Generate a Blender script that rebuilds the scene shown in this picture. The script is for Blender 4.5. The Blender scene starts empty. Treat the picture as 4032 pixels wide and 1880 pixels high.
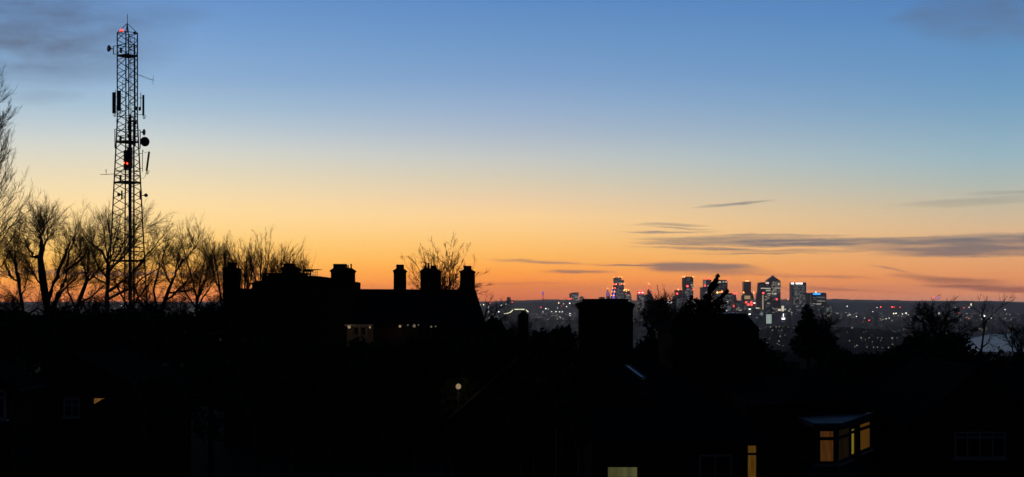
import bpy, math, random
import numpy as np
from mathutils import Matrix, Vector

# ------------------------------------------------------------------ camera, sky, exposure
scene = bpy.context.scene
col = scene.collection
F, HX, HY, EYE = 5600.0, 2016.0, 1185.0, 120.0
cam_d = bpy.data.cameras.new("camera")
cam = bpy.data.objects.new("camera", cam_d)
col.objects.link(cam)
cam.location = (0, 0, EYE)
cam.rotation_euler = (math.radians(90), 0, 0)
cam_d.sensor_width = 36.0
cam_d.lens = F / 4032 * 36
cam_d.shift_y = (HY - 940.0) / 4032
cam_d.clip_start = 0.5
cam_d.clip_end = 80000
scene.camera = cam
vs = scene.view_settings
vs.view_transform = 'Standard'
vs.look = 'None'
vs.gamma = 1
vs.use_curve_mapping = False
vs.exposure = 0.0
scene.render.engine = 'CYCLES'
cy = scene.cycles
cy.max_bounces = 4
cy.diffuse_bounces = 2
cy.glossy_bounces = 2
cy.volume_bounces = 0
cy.use_denoising = True
cy.caustics_reflective = False
cy.caustics_refractive = False


def lin(c):
    return tuple(((v / 255) / 12.92) if v <= 10 else (((v / 255) + 0.055) / 1.055) ** 2.4 for v in c)


world = bpy.data.worlds.new("World")
scene.world = world
world.use_nodes = True
wt = world.node_tree
wt.nodes.clear()


class Nodes:
    def __init__(s, tree):
        s.t = tree

    def new(s, kind, **kw):
        n = s.t.nodes.new(kind)
        for k, v in kw.items():
            setattr(n, k, v)
        return n

    def link(s, a, b):
        s.t.links.new(a, b)

    def put(s, sock, v):
        if hasattr(v, 'links'):
            s.link(v, sock)
        else:
            sock.default_value = v

    def m(s, op, a, b=0.0, c=0.0, clamp=False):
        n = s.new('ShaderNodeMath', operation=op)
        n.use_clamp = clamp
        for i, v in enumerate((a, b, c)):
            s.put(n.inputs[i], v)
        return n.outputs[0]

    def mix(s, f, a, b):
        n = s.new('ShaderNodeMix', data_type='RGBA')
        s.put(n.inputs[0], f)
        s.put(n.inputs[6], a)
        s.put(n.inputs[7], b)
        return n.outputs[2]

    def ramp(s, f, stops, interp='LINEAR'):
        n = s.new('ShaderNodeValToRGB')
        r = n.color_ramp
        r.interpolation = interp
        while len(r.elements) > 1:
            r.elements.remove(r.elements[-1])
        stops = sorted(stops, key=lambda q: q[0])
        r.elements[0].position = stops[0][0]
        r.elements[0].color = (*stops[0][1], 1)
        for p, c in stops[1:]:
            e = r.elements.new(p)
            e.color = (*c, 1)
        s.put(n.inputs[0], f)
        return n.outputs[0]

    def noise(s, vec, scale, detail=3.0, rough=0.5):
        n = s.new('ShaderNodeTexNoise')
        s.put(n.inputs['Vector'], vec)
        n.inputs['Scale'].default_value = scale
        n.inputs['Detail'].default_value = detail
        n.inputs['Roughness'].default_value = rough
        return n.outputs['Fac']

    def comb(s, x, y, z):
        n = s.new('ShaderNodeCombineXYZ')
        for i, v in enumerate((x, y, z)):
            s.put(n.inputs[i], v)
        return n.outputs[0]


W = Nodes(wt)
tc = W.new('ShaderNodeTexCoord')
sp = W.new('ShaderNodeSeparateXYZ')
W.link(tc.outputs['Generated'], sp.inputs[0])
dx, dy, dz = sp.outputs[0], sp.outputs[1], sp.outputs[2]
az = W.m('ARCTAN2', dx, dy)
el = W.m('ARCSINE', dz)
elf = W.m('SQRT', W.m('MAXIMUM', W.m('DIVIDE', el, math.pi / 2), 0.0))


def e2f(px, py):
    a = math.atan((px - HX) / F)
    e = math.atan((HY - py) / F * math.cos(a))
    return math.sqrt(max(e, 0) / (math.pi / 2))


def sky_stops(px, rows, upper):
    st = [(e2f(px, y), c) for y, c in rows]
    st += [(math.sqrt(d / 90), c) for d, c in upper]
    return st


UP = [(16, (.070, .17, .36)), (24, (.030, .075, .17)), (38, (.012, .030, .072)), (62, (.007, .016, .040)), (90, (.005, .011, .028))]
core = W.ramp(elf, sky_stops(560, [(1185, (1.62, 0.36, 0.045)), (1140, (2.2292, 0.6248, 0.0366)), (1090, (1.5805, 0.6180, 0.0653)), (1030, (1.3311, 0.6861, 0.1177)), (960, (1.2208, 0.7403, 0.1992)), (880, (1.1623, 0.7981, 0.3249)), (810, (1.1323, 0.8196, 0.4024)), (740, (0.9932, 0.7994, 0.4824)), (660, (0.8496, 0.7598, 0.5625)), (580, (0.7137, 0.7256, 0.6552)), (500, (0.5539, 0.6458, 0.6933)), (420, (0.4114, 0.5633, 0.6925)), (300, (0.2824, 0.4509, 0.6743)), (150, (0.2103, 0.3844, 0.6630)), (0, (0.1528, 0.3158, 0.6207))], UP))
mid = W.ramp(elf, sky_stops(2000, [(1185, (1.0707, 0.2410, 0.0569)), (1160, (1.5004, 0.3255, 0.0552)), (1120, (1.6305, 0.4327, 0.0380)), (1070, (1.4313, 0.4977, 0.0556)), (1010, (1.2704, 0.5992, 0.1210)), (940, (1.1751, 0.6723, 0.2146)), (860, (1.1077, 0.7186, 0.3327)), (790, (0.9387, 0.6824, 0.4143)), (710, (0.7492, 0.6562, 0.4896)), (620, (0.5960, 0.6150, 0.5909)), (520, (0.4333, 0.5153, 0.6239)), (420, (0.3189, 0.4491, 0.6416)), (300, (0.2208, 0.3728, 0.6215)), (150, (0.1575, 0.3182, 0.5913)), (0, (0.1122, 0.2665, 0.5651))], UP))
right = W.ramp(elf, sky_stops(3900, [(1185, (0.9611, 0.4256, 0.2870)), (1150, (1.5274, 0.5181, 0.2038)), (1100, (1.2048, 0.4296, 0.1408)), (1030, (1.0002, 0.4527, 0.1773)), (960, (0.8998, 0.4908, 0.2357)), (890, (0.7853, 0.5426, 0.3231)), (810, (0.6218, 0.5335, 0.3800)), (720, (0.4641, 0.5252, 0.4820)), (620, (0.3451, 0.4977, 0.5671)), (500, (0.2566, 0.4264, 0.5656)), (400, (0.1917, 0.3683, 0.5611)), (260, (0.1428, 0.3143, 0.5535)), (120, (0.1138, 0.2789, 0.5407)), (0, (0.0954, 0.2388, 0.5141))], UP))
east = W.ramp(elf, [(0, (.008, .009, .016)), (.15, (.011, .011, .020)), (.3, (.010, .013, .026)), (.6, (.006, .012, .028)), (1, (.005, .011, .028))])


def smooth(v, lo, hi):
    n = W.new('ShaderNodeMapRange', interpolation_type='SMOOTHSTEP')
    W.put(n.inputs[0], v)
    n.inputs[1].default_value = lo
    n.inputs[2].default_value = hi
    return n.outputs[0]


lin_mr = W.new('ShaderNodeMapRange', interpolation_type='LINEAR')
W.put(lin_mr.inputs[0], az)
lin_mr.inputs[1].default_value = math.radians(-14.5)
lin_mr.inputs[2].default_value = 0.0
c1 = W.mix(lin_mr.outputs[0], core, mid)
lin_mr2 = W.new('ShaderNodeMapRange', interpolation_type='LINEAR')
W.put(lin_mr2.inputs[0], az)
lin_mr2.inputs[1].default_value = 0.0
lin_mr2.inputs[2].default_value = math.radians(18.6)
c2 = W.mix(lin_mr2.outputs[0], c1, right)
# past the afterglow the sky turns evenly to the dark eastern dusk
ca = math.radians(-14)
cosd = W.m('COSINE', W.m('SUBTRACT', az, ca))
horiz = W.m('SUBTRACT', 1.0, cosd)
ef = smooth(horiz, 0.19, 0.95)
c3 = W.mix(ef, c2, east)

# clouds: thin wisps of grey stratus, given by azimuth and elevation, broken up by stretched noise
vecn = W.comb(W.m('MULTIPLY', az, 7.0), W.m('MULTIPLY', el, 42.0), 0.3)
n1 = W.noise(vecn, 1.6, 5.0, 0.6)
n2 = W.noise(vecn, 5.0, 4.0, 0.55)
vecn3 = W.comb(W.m('MULTIPLY', az, 5.0), W.m('MULTIPLY', el, 75.0), 4.3)
n3 = W.noise(vecn3, 3.0, 5.0, 0.6)
wu = W.m('MULTIPLY_ADD', W.m('SUBTRACT', n1, 0.5), 0.035, az)
wv = W.m('MULTIPLY_ADD', W.m('SUBTRACT', n2, 0.5), 0.0042, W.m('MULTIPLY_ADD', W.m('SUBTRACT', n1, 0.5), 0.0028, el))
CLOUDS = [
    (60, 120, 560, 190, .0, .72), (3950, 60, 330, 110, .0, .55),
    # x, y, half length, half height, dy/dx, strength
    (60, 40, 560, 85, .05, .72), (60, 170, 480, 52, .02, .80), (330, 225, 330, 24, -.02, .55), (60, 255, 330, 28, .0, .58),
    (170, 378, 130, 30, -.05, .22), (480, 60, 330, 60, -.05, .32),
    (3690, 50, 180, 34, -.1, .42), (3930, 70, 170, 40, -.15, .5), (3790, 85, 260, 22, .05, .34), (4010, 128, 110, 24, -.1, .5),
    (2900, 805, 160, 5.5, -.07, .62), (2650, 886, 150, 7, .02, .45), (2640, 913, 200, 4, .0, .62),
    (2850, 938, 330, 11, .0, .58), (3200, 954, 560, 19, .012, 1.0), (3800, 972, 460, 32, .02, 1.15), (3960, 945, 360, 26, .0, 1.0), (2960, 957, 420, 8, .01, .8),
    (2780, 979, 240, 7, .03, .7), (3150, 990, 340, 7, .0, .5), (3080, 925, 260, 5, .01, .6), (3800, 932, 340, 9, -.02, .7),
    (2750, 948, 260, 4.5, .02, .7), (2740, 964, 250, 4.5, .03, .65), (2640, 976, 200, 3.5, .03, .6), (3000, 934, 280, 4, .0, .6), (2950, 1001, 300, 4, .0, .5), (2690, 899, 130, 3, .05, .4),
    (3800, 1000, 360, 15, .0, .9), (3880, 792, 340, 16, -.04, .34), (4000, 757, 180, 9, -.02, .3),
    (2130, 1034, 200, 7, .05, .6), (2290, 1070, 135, 7, .02, .95), (2480, 1047, 170, 4.5, .03, .85), (2780, 1058, 240, 25, .05, 1.25),
    (3000, 1082, 200, 6, .05, .5), (3230, 1086, 230, 5, .06, .45), (3490, 1064, 80, 6, .20, .6), (3730, 1100, 230, 14, .09, .7),
    (3960, 1136, 260, 16, .05, 1.0), (3330, 1143, 360, 6, .05, .5), (2020, 1114, 320, 5, .0, .35),
    (350, 1076, 520, 12, .0, .72), (940, 1082, 320, 8, .01, .6),
]
tot = None
for x, y, a, b, s, k in CLOUDS:
    u0 = math.atan((x - HX) / F)
    v0 = math.atan((HY - y) / F * math.cos(u0))
    A = a / F
    B = b / F
    p = W.m('MULTIPLY_ADD', wu, 1 / A, -u0 / A)
    q0 = W.m('MULTIPLY_ADD', wv, 1 / B, -v0 / B)
    q = W.m('MULTIPLY_ADD', p, s * A / B, q0)
    r = W.m('MULTIPLY_ADD', q, q, W.m('MULTIPLY', p, p))
    m_ = W.m('MULTIPLY_ADD', r, -k * .8, k * 1.1, clamp=True)
    tot = m_ if tot is None else W.m('MAXIMUM', tot, m_)
vecn4 = W.comb(W.m('MULTIPLY', az, 11.0), W.m('MULTIPLY', el, 30.0), 7.7)
n4 = W.noise(vecn4, 1.7, 6.0, 0.62)
hi = smooth(el, .085, .125)
nmix = W.m('ADD', W.m('MULTIPLY', n4, hi), W.m('MULTIPLY', n3, W.m('SUBTRACT', 1.0, hi)))
tot = W.m('MULTIPLY', tot, W.m('MULTIPLY_ADD', nmix, 2.7, -0.38), clamp=True)
tot = W.m('MULTIPLY', tot, W.m('SUBTRACT', 1.0, ef))
cc = W.ramp(elf, [(0, (.90, .18, .08)), (e2f(HX, 1110), (.66, .22, .10)), (e2f(HX, 1050), (.42, .23, .16)), (e2f(HX, 960), (.25, .20, .19)),
                  (e2f(HX, 800), lin((150, 146, 138))), (e2f(HX, 400), lin((120, 138, 160))), (e2f(HX, 120), lin((96, 118, 150))), (.5, (.03, .055, .11)), (1, (.005, .011, .028))])
c4 = W.mix(tot, c3, cc)
below = W.m('GREATER_THAN', el, -0.02)
bg = W.new('ShaderNodeBackground')
W.link(c4, bg.inputs[0])
bg.inputs[1].default_value = 1.0
out = W.new('ShaderNodeOutputWorld')
W.link(bg.outputs[0], out.inputs[0])
world.cycles.sampling_method = 'MANUAL'
world.cycles.sample_map_resolution = 1024

# ------------------------------------------------------------------ helpers
R = random.Random(7)
NP = np.random.default_rng(11)


def pix(px, py, d):
    return np.array([(px - HX) / F * d, d, EYE + (HY - py) / F * d])


def ground(x, y):
    base = EYE - 10.5
    left = max(0.0, min(1.0, (-x - 8) / 30.0)) * max(0.0, min(1.0, (y - 60) / 60.0)) * 4.2
    drop = max(0.0, y - 175) * 0.078 + max(0.0, min(60, y - 60)) * 0.02
    fade = max(0.0, 1 - max(0.0, y - 175) / 300)
    return max(5.0, base + left * fade - drop)


MATS = {}


def mat(name, colr, rough=0.8, var=0.25, scale=3.0, metal=0.0, spec=0.4, bump=0.0):
    if name in MATS:
        return MATS[name]
    m = bpy.data.materials.new(name)
    m.use_nodes = True
    n = Nodes(m.node_tree)
    p = m.node_tree.nodes['Principled BSDF']
    p.inputs['Roughness'].default_value = rough
    p.inputs['Metallic'].default_value = metal
    p.inputs['Specular IOR Level'].default_value = spec
    tcn = n.new('ShaderNodeTexCoord')
    f = n.noise(tcn.outputs['Object'], scale, 4.0, 0.6)
    a = tuple(c * (1 - var) for c in colr)
    b = tuple(min(1, c * (1 + var)) for c in colr)
    n.link(n.ramp(f, [(.3, a), (.7, b)]), p.inputs['Base Color'])
    if bump:
        bn = n.new('ShaderNodeBump')
        bn.inputs['Strength'].default_value = bump
        n.link(f, bn.inputs['Height'])
        n.link(bn.outputs[0], p.inputs['Normal'])
    MATS[name] = m
    return m


def emit(name, colr, strength, sample=False, streak=0.0):
    if name in MATS:
        return MATS[name]
    m = bpy.data.materials.new(name)
    m.use_nodes = True
    m.node_tree.nodes.clear()
    n = Nodes(m.node_tree)
    e = n.new('ShaderNodeEmission')
    e.inputs[1].default_value = strength
    if streak:
        tcn = n.new('ShaderNodeTexCoord')
        mp = n.new('ShaderNodeMapping')
        mp.inputs['Scale'].default_value = (1, 1, .06)
        n.link(tcn.outputs['Object'], mp.inputs[0])
        f = n.noise(mp.outputs[0], streak, 2.0, 0.5)
        n.link(n.ramp(f, [(.3, tuple(c * .5 for c in colr)), (.62, colr)]), e.inputs[0])
    else:
        e.inputs[0].default_value = (*colr, 1)
    o = n.new('ShaderNodeOutputMaterial')
    n.link(e.outputs[0], o.inputs[0])
    m.cycles.emission_sampling = 'AUTO' if sample else 'NONE'
    MATS[name] = m
    return m


def tag(o, label=None, cat=None, group=None, kind=None):
    if label:
        o['label'] = label
    if cat:
        o['category'] = cat
    if group:
        o['group'] = group
    if kind:
        o['kind'] = kind
    return o


ROOT = {}


def thing(name, label, cat, loc, group=None):
    o = bpy.data.objects.new(name, None)
    o.empty_display_size = 1
    col.objects.link(o)
    o.location = [float(v) for v in loc]
    tag(o, label, cat, group)
    ROOT[o.name] = np.array(loc, float)
    return o


def org_of(p):
    while p.parent:
        p = p.parent
    return ROOT[p.name]


def raw_mesh(name, V, Fq, material):
    """V (n,3), Fq (m,4) quads, fast"""
    me = bpy.data.meshes.new(name)
    V = np.asarray(V, np.float32)
    Fq = np.asarray(Fq, np.int32)
    k = Fq.shape[1]
    me.vertices.add(len(V))
    me.vertices.foreach_set('co', V.ravel())
    me.loops.add(Fq.size)
    me.loops.foreach_set('vertex_index', Fq.ravel())
    me.polygons.add(len(Fq))
    me.polygons.foreach_set('loop_start', np.arange(0, Fq.size, k, dtype=np.int32))
    me.update(calc_edges=True)
    me.validate()
    me.materials.append(material)
    return me


def link_mesh(name, me, parent=None, loc=None):
    o = bpy.data.objects.new(name, me)
    col.objects.link(o)
    if parent:
        o.parent = parent
    elif loc is not None:
        o.location = [float(v) for v in loc]
        ROOT[o.name] = np.array(loc, float)
    return o


class MB:
    """collects shapes in world coordinates (through an optional matrix) and links them as one mesh"""

    def __init__(s, M=None):
        s.v, s.f, s.M = [], [], M

    def add(s, vs_, fs):
        b = len(s.v)
        if s.M is not None:
            vs_ = [tuple(s.M @ Vector(v)) for v in vs_]
        s.v += [tuple(float(c) for c in v) for v in vs_]
        s.f += [tuple(b + i for i in f) for f in fs]
        return s

    def hexa(s, lo, hi):
        """lo, hi: four points each, same winding (ccw from above)"""
        return s.add(list(lo) + list(hi), [(3, 2, 1, 0), (4, 5, 6, 7), (0, 1, 5, 4), (1, 2, 6, 5), (2, 3, 7, 6), (3, 0, 4, 7)])

    def box(s, x0, x1, y0, y1, z0, z1):
        return s.hexa([(x0, y0, z0), (x1, y0, z0), (x1, y1, z0), (x0, y1, z0)], [(x0, y0, z1), (x1, y0, z1), (x1, y1, z1), (x0, y1, z1)])

    def frus(s, x0, x1, y0, y1, z0, X0, X1, Y0, Y1, z1):
        return s.hexa([(x0, y0, z0), (x1, y0, z0), (x1, y1, z0), (x0, y1, z0)], [(X0, Y0, z1), (X1, Y0, z1), (X1, Y1, z1), (X0, Y1, z1)])

    def bar(s, p, q, r, n=4, r2=None):
        p, q = np.array(p, float), np.array(q, float)
        r2 = r if r2 is None else r2
        t = q - p
        t = t / (np.linalg.norm(t) + 1e-9)
        ref = np.array([0, 0, 1.0]) if abs(t[2]) < .9 else np.array([1.0, 0, 0])
        a = np.cross(t, ref)
        a /= np.linalg.norm(a)
        b = np.cross(t, a)
        vv = []
        for c, rr in ((p, r), (q, r2)):
            for i in range(n):
                w = 2 * math.pi * (i + .5) / n
                vv.append(c + rr * (math.cos(w) * a + math.sin(w) * b))
        fs = [(i, (i + 1) % n, n + (i + 1) % n, n + i) for i in range(n)] + [tuple(range(n))[::-1], tuple(range(n, 2 * n))]
        return s.add(vv, fs)

    def path(s, pts, r, n=5):
        for a, b in zip(pts, pts[1:]):
            s.bar(a, b, r, n)
        return s

    def lathe(s, c, axis, prof, n=12):
        """prof: (distance along axis, radius)"""
        c, t = np.array(c, float), np.array(axis, float)
        t /= np.linalg.norm(t)
        ref = np.array([0, 0, 1.0]) if abs(t[2]) < .9 else np.array([1.0, 0, 0])
        a = np.cross(t, ref)
        a /= np.linalg.norm(a)
        b = np.cross(t, a)
        vv, fs = [], []
        for h, r in prof:
            for i in range(n):
                w = 2 * math.pi * i / n
                vv.append(c + t * h + r * (math.cos(w) * a + math.sin(w) * b))
        for k in range(len(prof) - 1):
            for i in range(n):
                j = (i + 1) % n
                fs.append((k * n + i, k * n + j, (k + 1) * n + j, (k + 1) * n + i))
        fs.append(tuple(range(n))[::-1])
        fs.append(tuple(range((len(prof) - 1) * n, len(prof) * n)))
        return s.add(vv, fs)

    def ball(s, c, r, n=8):
        k = max(4, n // 2 + 1)
        prof = [(-r * math.cos(math.pi * i / k), max(r * .02, r * math.sin(math.pi * i / k))) for i in range(k + 1)]
        return s.lathe(c, (0, 0, 1), prof, n)

    def prism(s, poly, y0, y1):
        """poly: (x, z) outline; extruded along y"""
        n = len(poly)
        vv = [(x, y0, z) for x, z in poly] + [(x, y1, z) for x, z in poly]
        fs = [tuple(range(n)), tuple(range(n, 2 * n))[::-1]] + [(i, n + i, n + (i + 1) % n, (i + 1) % n) for i in range(n)]
        return s.add(vv, fs)

    def build(s, name, material, parent=None, loc=None, smooth=False):
        o0 = org_of(parent) if parent else (np.array(loc, float) if loc is not None else np.zeros(3))
        me = bpy.data.meshes.new(name)
        me.from_pydata([tuple(np.array(v) - o0) for v in s.v], [], s.f)
        me.materials.append(material)
        if smooth:
            for p in me.polygons:
                p.use_smooth = True
        me.update()
        return link_mesh(name, me, parent, loc if loc is not None else (np.zeros(3) if not parent else None))


# ------------------------------------------------------------------ materials
m_steel = mat('galvanised_steel', (.10, .10, .105), .55, .3, 6, .6)
m_steel_dark = mat('dark_painted_steel', (.035, .035, .038), .6, .3, 4)
m_panel = mat('antenna_plastic', (.09, .085, .085), .5, .15, 4)
m_cable = mat('black_cable', (.02, .02, .02), .6)
m_pipe = mat('pale_waveguide', (.32, .33, .34), .45, .15, 4)
m_brick = mat('dark_brick', (.040, .029, .025), 1, .35, 5, spec=.0, bump=.3)  # very dark brown, tone varying at random
m_tile = mat('dark_roof_tiles', (.021, .019, .019), 1, .35, 4, spec=.0, bump=.3)
m_gutter = mat('black_gutter', (.02, .02, .02), .9, spec=.05)
m_white = mat('white_painted_wood', (.24, .24, .23), .6, .1, 5)
m_render = mat('grey_render', (.05, .048, .045), .95, .25, 2)
m_bark = mat('dark_bark', (.030, .024, .020), .95, .3, 9)
m_twig = mat('bare_twigs', (.040, .030, .024), .95, .2, 5)
m_leaf = mat('dark_evergreen_leaves', (.020, .026, .016), .9, .4, 1.5, spec=.1)
m_leaf2 = mat('ivy_leaves', (.022, .028, .018), .85, .4, 2, spec=.15)
m_glass = mat('dark_window_glass', (.012, .013, .015), .08, .1, 1, spec=.5)
m_sky_glass = mat('sky_reflection_tint', (.30, .34, .36), .25, .08, 1, spec=.5)  # sky reflection put into a pale diffuse base colour
m_lead = mat('lead_flat_roof', (.055, .058, .064), .6, .2, 3)
m_turf = mat('dark_ground', (.022, .024, .018), 1, .4, .02, spec=.05)
m_tower = mat('dark_glass_tower', (.045, .045, .055), .35, .25, .03)
m_tower2 = mat('stone_clad_tower', (.12, .11, .105), .6, .25, .04)
m_tower_p = mat('violet_lit_glass', (.10, .09, .16), .3, .25, .03)
m_city = mat('city_facades', (.085, .08, .08), .9, .4, .02)
m_hill = mat('wooded_hills', (.03, .034, .032), 1, .4, .004, spec=.05)
m_tan = mat('tan_and_sky_lit_faces', (.40, .33, .25), .6, .1, .05)  # tan faces; on the slim tower it stands in for sky light
e_red = emit('red_beacon', (1, .05, .04), 4.2)
e_red_dim = emit('dim_red_beacon', (1, .10, .07), 2.2)
e_orange = emit('orange_beacon', (1, .26, .08), 4.5)
e_amber = emit('amber_lamp', (1, .62, .14), 4)
e_white = emit('white_lamp', (1, .95, .82), 2.6)
e_white_dim = emit('dim_white_lamp', (1, .93, .78), .75)
e_grey = emit('faint_lamp', (1, .9, .68), .14)
e_win = emit('office_window_light', (1, .86, .62), .40)
e_win2 = emit('faint_office_window_light', (.85, .88, .92), .20)
e_win3 = emit('bright_office_band', (1, .88, .62), .75)
e_cool = emit('cool_window_light', (.80, 1, .88), .5)
e_blue = emit('blue_roof_sign', (.02, .26, 1), 3.2)
e_sign = emit('white_roof_sign', (1, 1, 1), 2.2)
e_signr = emit('red_roof_sign', (1, .02, .05), 1.6)
e_violet = emit('violet_lamps', (.32, .16, .95), .8)
e_blue_led = emit('blue_violet_lamp', (.16, .10, 1), 2.2)

# ------------------------------------------------------------------ ground, hills, river, haze
xs = np.concatenate([-np.geomspace(11000, 60, 22), np.linspace(-45, 45, 13), np.geomspace(60, 11000, 22)])
ys = np.concatenate([np.linspace(-1400, -50, 5), np.linspace(0, 600, 41), np.geomspace(700, 23000, 26)])
V = [(x, y, ground(x, y)) for y in ys for x in xs]
nx = len(xs)
Fq = [(j * nx + i, j * nx + i + 1, (j + 1) * nx + i + 1, (j + 1) * nx + i) for j in range(len(ys) - 1) for i in range(nx - 1)]
g = link_mesh('ground', raw_mesh('ground', V, Fq, m_turf), loc=(0, 0, 0))
tag(g, 'dark hillside and city plain', kind='structure')


def ridge_mesh(name, y0, rows, prof, rough, step, x0, x1, depth):
    """a long wooded ridge; prof(px) gives its skyline row in the photograph's picture plane"""
    xx = np.arange(x0, x1, step)
    n = len(xx)
    rr = np.random.default_rng(5)
    nz = np.convolve(rr.normal(size=n + 8), np.ones(5) / 5, 'same')[4:-4] * rough + rr.normal(size=n) * rough * .35
    Vv = []
    for k in range(rows):
        t = k / (rows - 1)
        y = y0 + depth * (t - .5)
        hgt = math.sin(math.pi * min(1, .02 + t * .98)) if 0 < t < 1 else 0
        for i, x in enumerate(xx):
            top = EYE + (HY - prof(HX + x / y0 * F)) / F * y0
            Vv.append((x, y, 3 + (top - 3 + nz[i]) * hgt))
    Fv = [(j * n + i, j * n + i + 1, (j + 1) * n + i + 1, (j + 1) * n + i) for j in range(rows - 1) for i in range(n - 1)]
    o = link_mesh(name, raw_mesh(name, Vv, Fv, m_hill), loc=(0, 0, 0))
    tag(o, 'low wooded hills on the horizon', kind='structure')


def interp(tab):
    X = [a for a, b in tab]
    Y = [b for a, b in tab]
    return lambda p: float(np.interp(p, X, Y))


ridge_mesh('hills', 20000, 9, interp([(-1000, 1192), (300, 1188), (1900, 1190), (1960, 1187), (2080, 1182), (2150, 1179), (2230, 1181), (2400, 1184), (2800, 1186), (3060, 1180),
                                       (3300, 1179), (3420, 1181), (3560, 1184), (3900, 1186), (4040, 1191), (5000, 1195)]), 5, 45, -9800, 9800, 3000)
ridge_mesh('near_hills', 13500, 7, interp([(-1000, 1196), (1900, 1197), (2050, 1191), (2150, 1189), (2300, 1193), (3000, 1200), (3260, 1192), (3600, 1191), (3880, 1188), (4040, 1194), (5000, 1196)]), 5, 40, -7800, 7800, 1800)

def spur_top(p):
    return float(np.interp(p, [2860, 2950, 3010, 3080, 3180, 3300, 3400, 3500, 3580, 3660], [1420, 1312, 1290, 1284, 1288, 1286, 1292, 1298, 1330, 1420]))


sv, sn = [], 81  # spur put in so the plain below the towers reads dark
srng = np.random.default_rng(8)
sj = srng.normal(size=(12, sn))
for k in range(12):
    for i in range(sn):
        p_ = 2860 + 800 * i / (sn - 1)
        d_ = 640 + 70 * min(k, 10)
        top_ = EYE - (spur_top(p_) - HY) / F * 1340
        z_ = (top_ - 4 + 4 * min(k, 10) / 10 if 0 < k < 11 else 5) + (sj[k, i] * .5 if 0 < k < 11 else 0)
        sv.append(((p_ - HX) / F * d_, d_ + (140 if k == 11 else 0), z_))
sf = [(k * sn + i, k * sn + i + 1, (k + 1) * sn + i + 1, (k + 1) * sn + i) for k in range(11) for i in range(sn - 1)]
tag(link_mesh('terrain', raw_mesh('terrain', sv, sf, m_turf), loc=(0, 0, 0)), 'added dark spur of hillside darkening the plain below the towers', kind='structure')

# river reach at the right
m_water = bpy.data.materials.new('river_water')
m_water.use_nodes = True
wn = Nodes(m_water.node_tree)
pw = m_water.node_tree.nodes['Principled BSDF']
pw.inputs['Base Color'].default_value = (.012, .016, .018, 1)
pw.inputs['Roughness'].default_value = .32
pw.inputs['Specular IOR Level'].default_value = .08
tcw = wn.new('ShaderNodeTexCoord')
mpw = wn.new('ShaderNodeMapping')
mpw.inputs['Scale'].default_value = (.02, .006, 1)
wn.link(tcw.outputs['Object'], mpw.inputs[0])
bw = wn.new('ShaderNodeBump')
bw.inputs['Strength'].default_value = .6
bw.inputs['Distance'].default_value = 8
wn.link(wn.noise(mpw.outputs[0], 3.0, 6, .6), bw.inputs['Height'])
wn.link(bw.outputs[0], pw.inputs['Normal'])


def flat_px(name, pts, z, material):
    vv = []
    for px, py in pts:
        d = (EYE - z) * F / (py - HY)
        vv.append(((px - HX) / F * d, d, z))
    mb = MB()
    mb.add(vv, [tuple(range(len(vv)))])
    return mb.build(name, material, None, (0, 0, 0))


tag(flat_px('river', [(3760, 1384), (4400, 1390), (4400, 1316), (3900, 1317), (3840, 1330), (3790, 1345)], 5.2, m_water), 'pale river reach seen between bare trees', kind='structure')

# the evening haze: one even box of air round camera and scene
hm = bpy.data.materials.new('evening_haze')
hm.use_nodes = True
hm.node_tree.nodes.clear()
hn = Nodes(hm.node_tree)
pv = hn.new('ShaderNodeVolumePrincipled')
pv.inputs['Color'].default_value = (1, .96, .92, 1)
pv.inputs['Density'].default_value = 3.8e-5
pv.inputs['Anisotropy'].default_value = 0.6
ho = hn.new('ShaderNodeOutputMaterial')
hn.link(pv.outputs[0], ho.inputs[1])
hz = MB().box(-12500, 12500, -2500, 24500, 1.5, 345).build('haze', hm, None, (0, 0, 0))
tag(hz, 'thin evening haze over the city', kind='stuff')

# ------------------------------------------------------------------ towers
DC, DL = 7000.0, 10500.0


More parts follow.
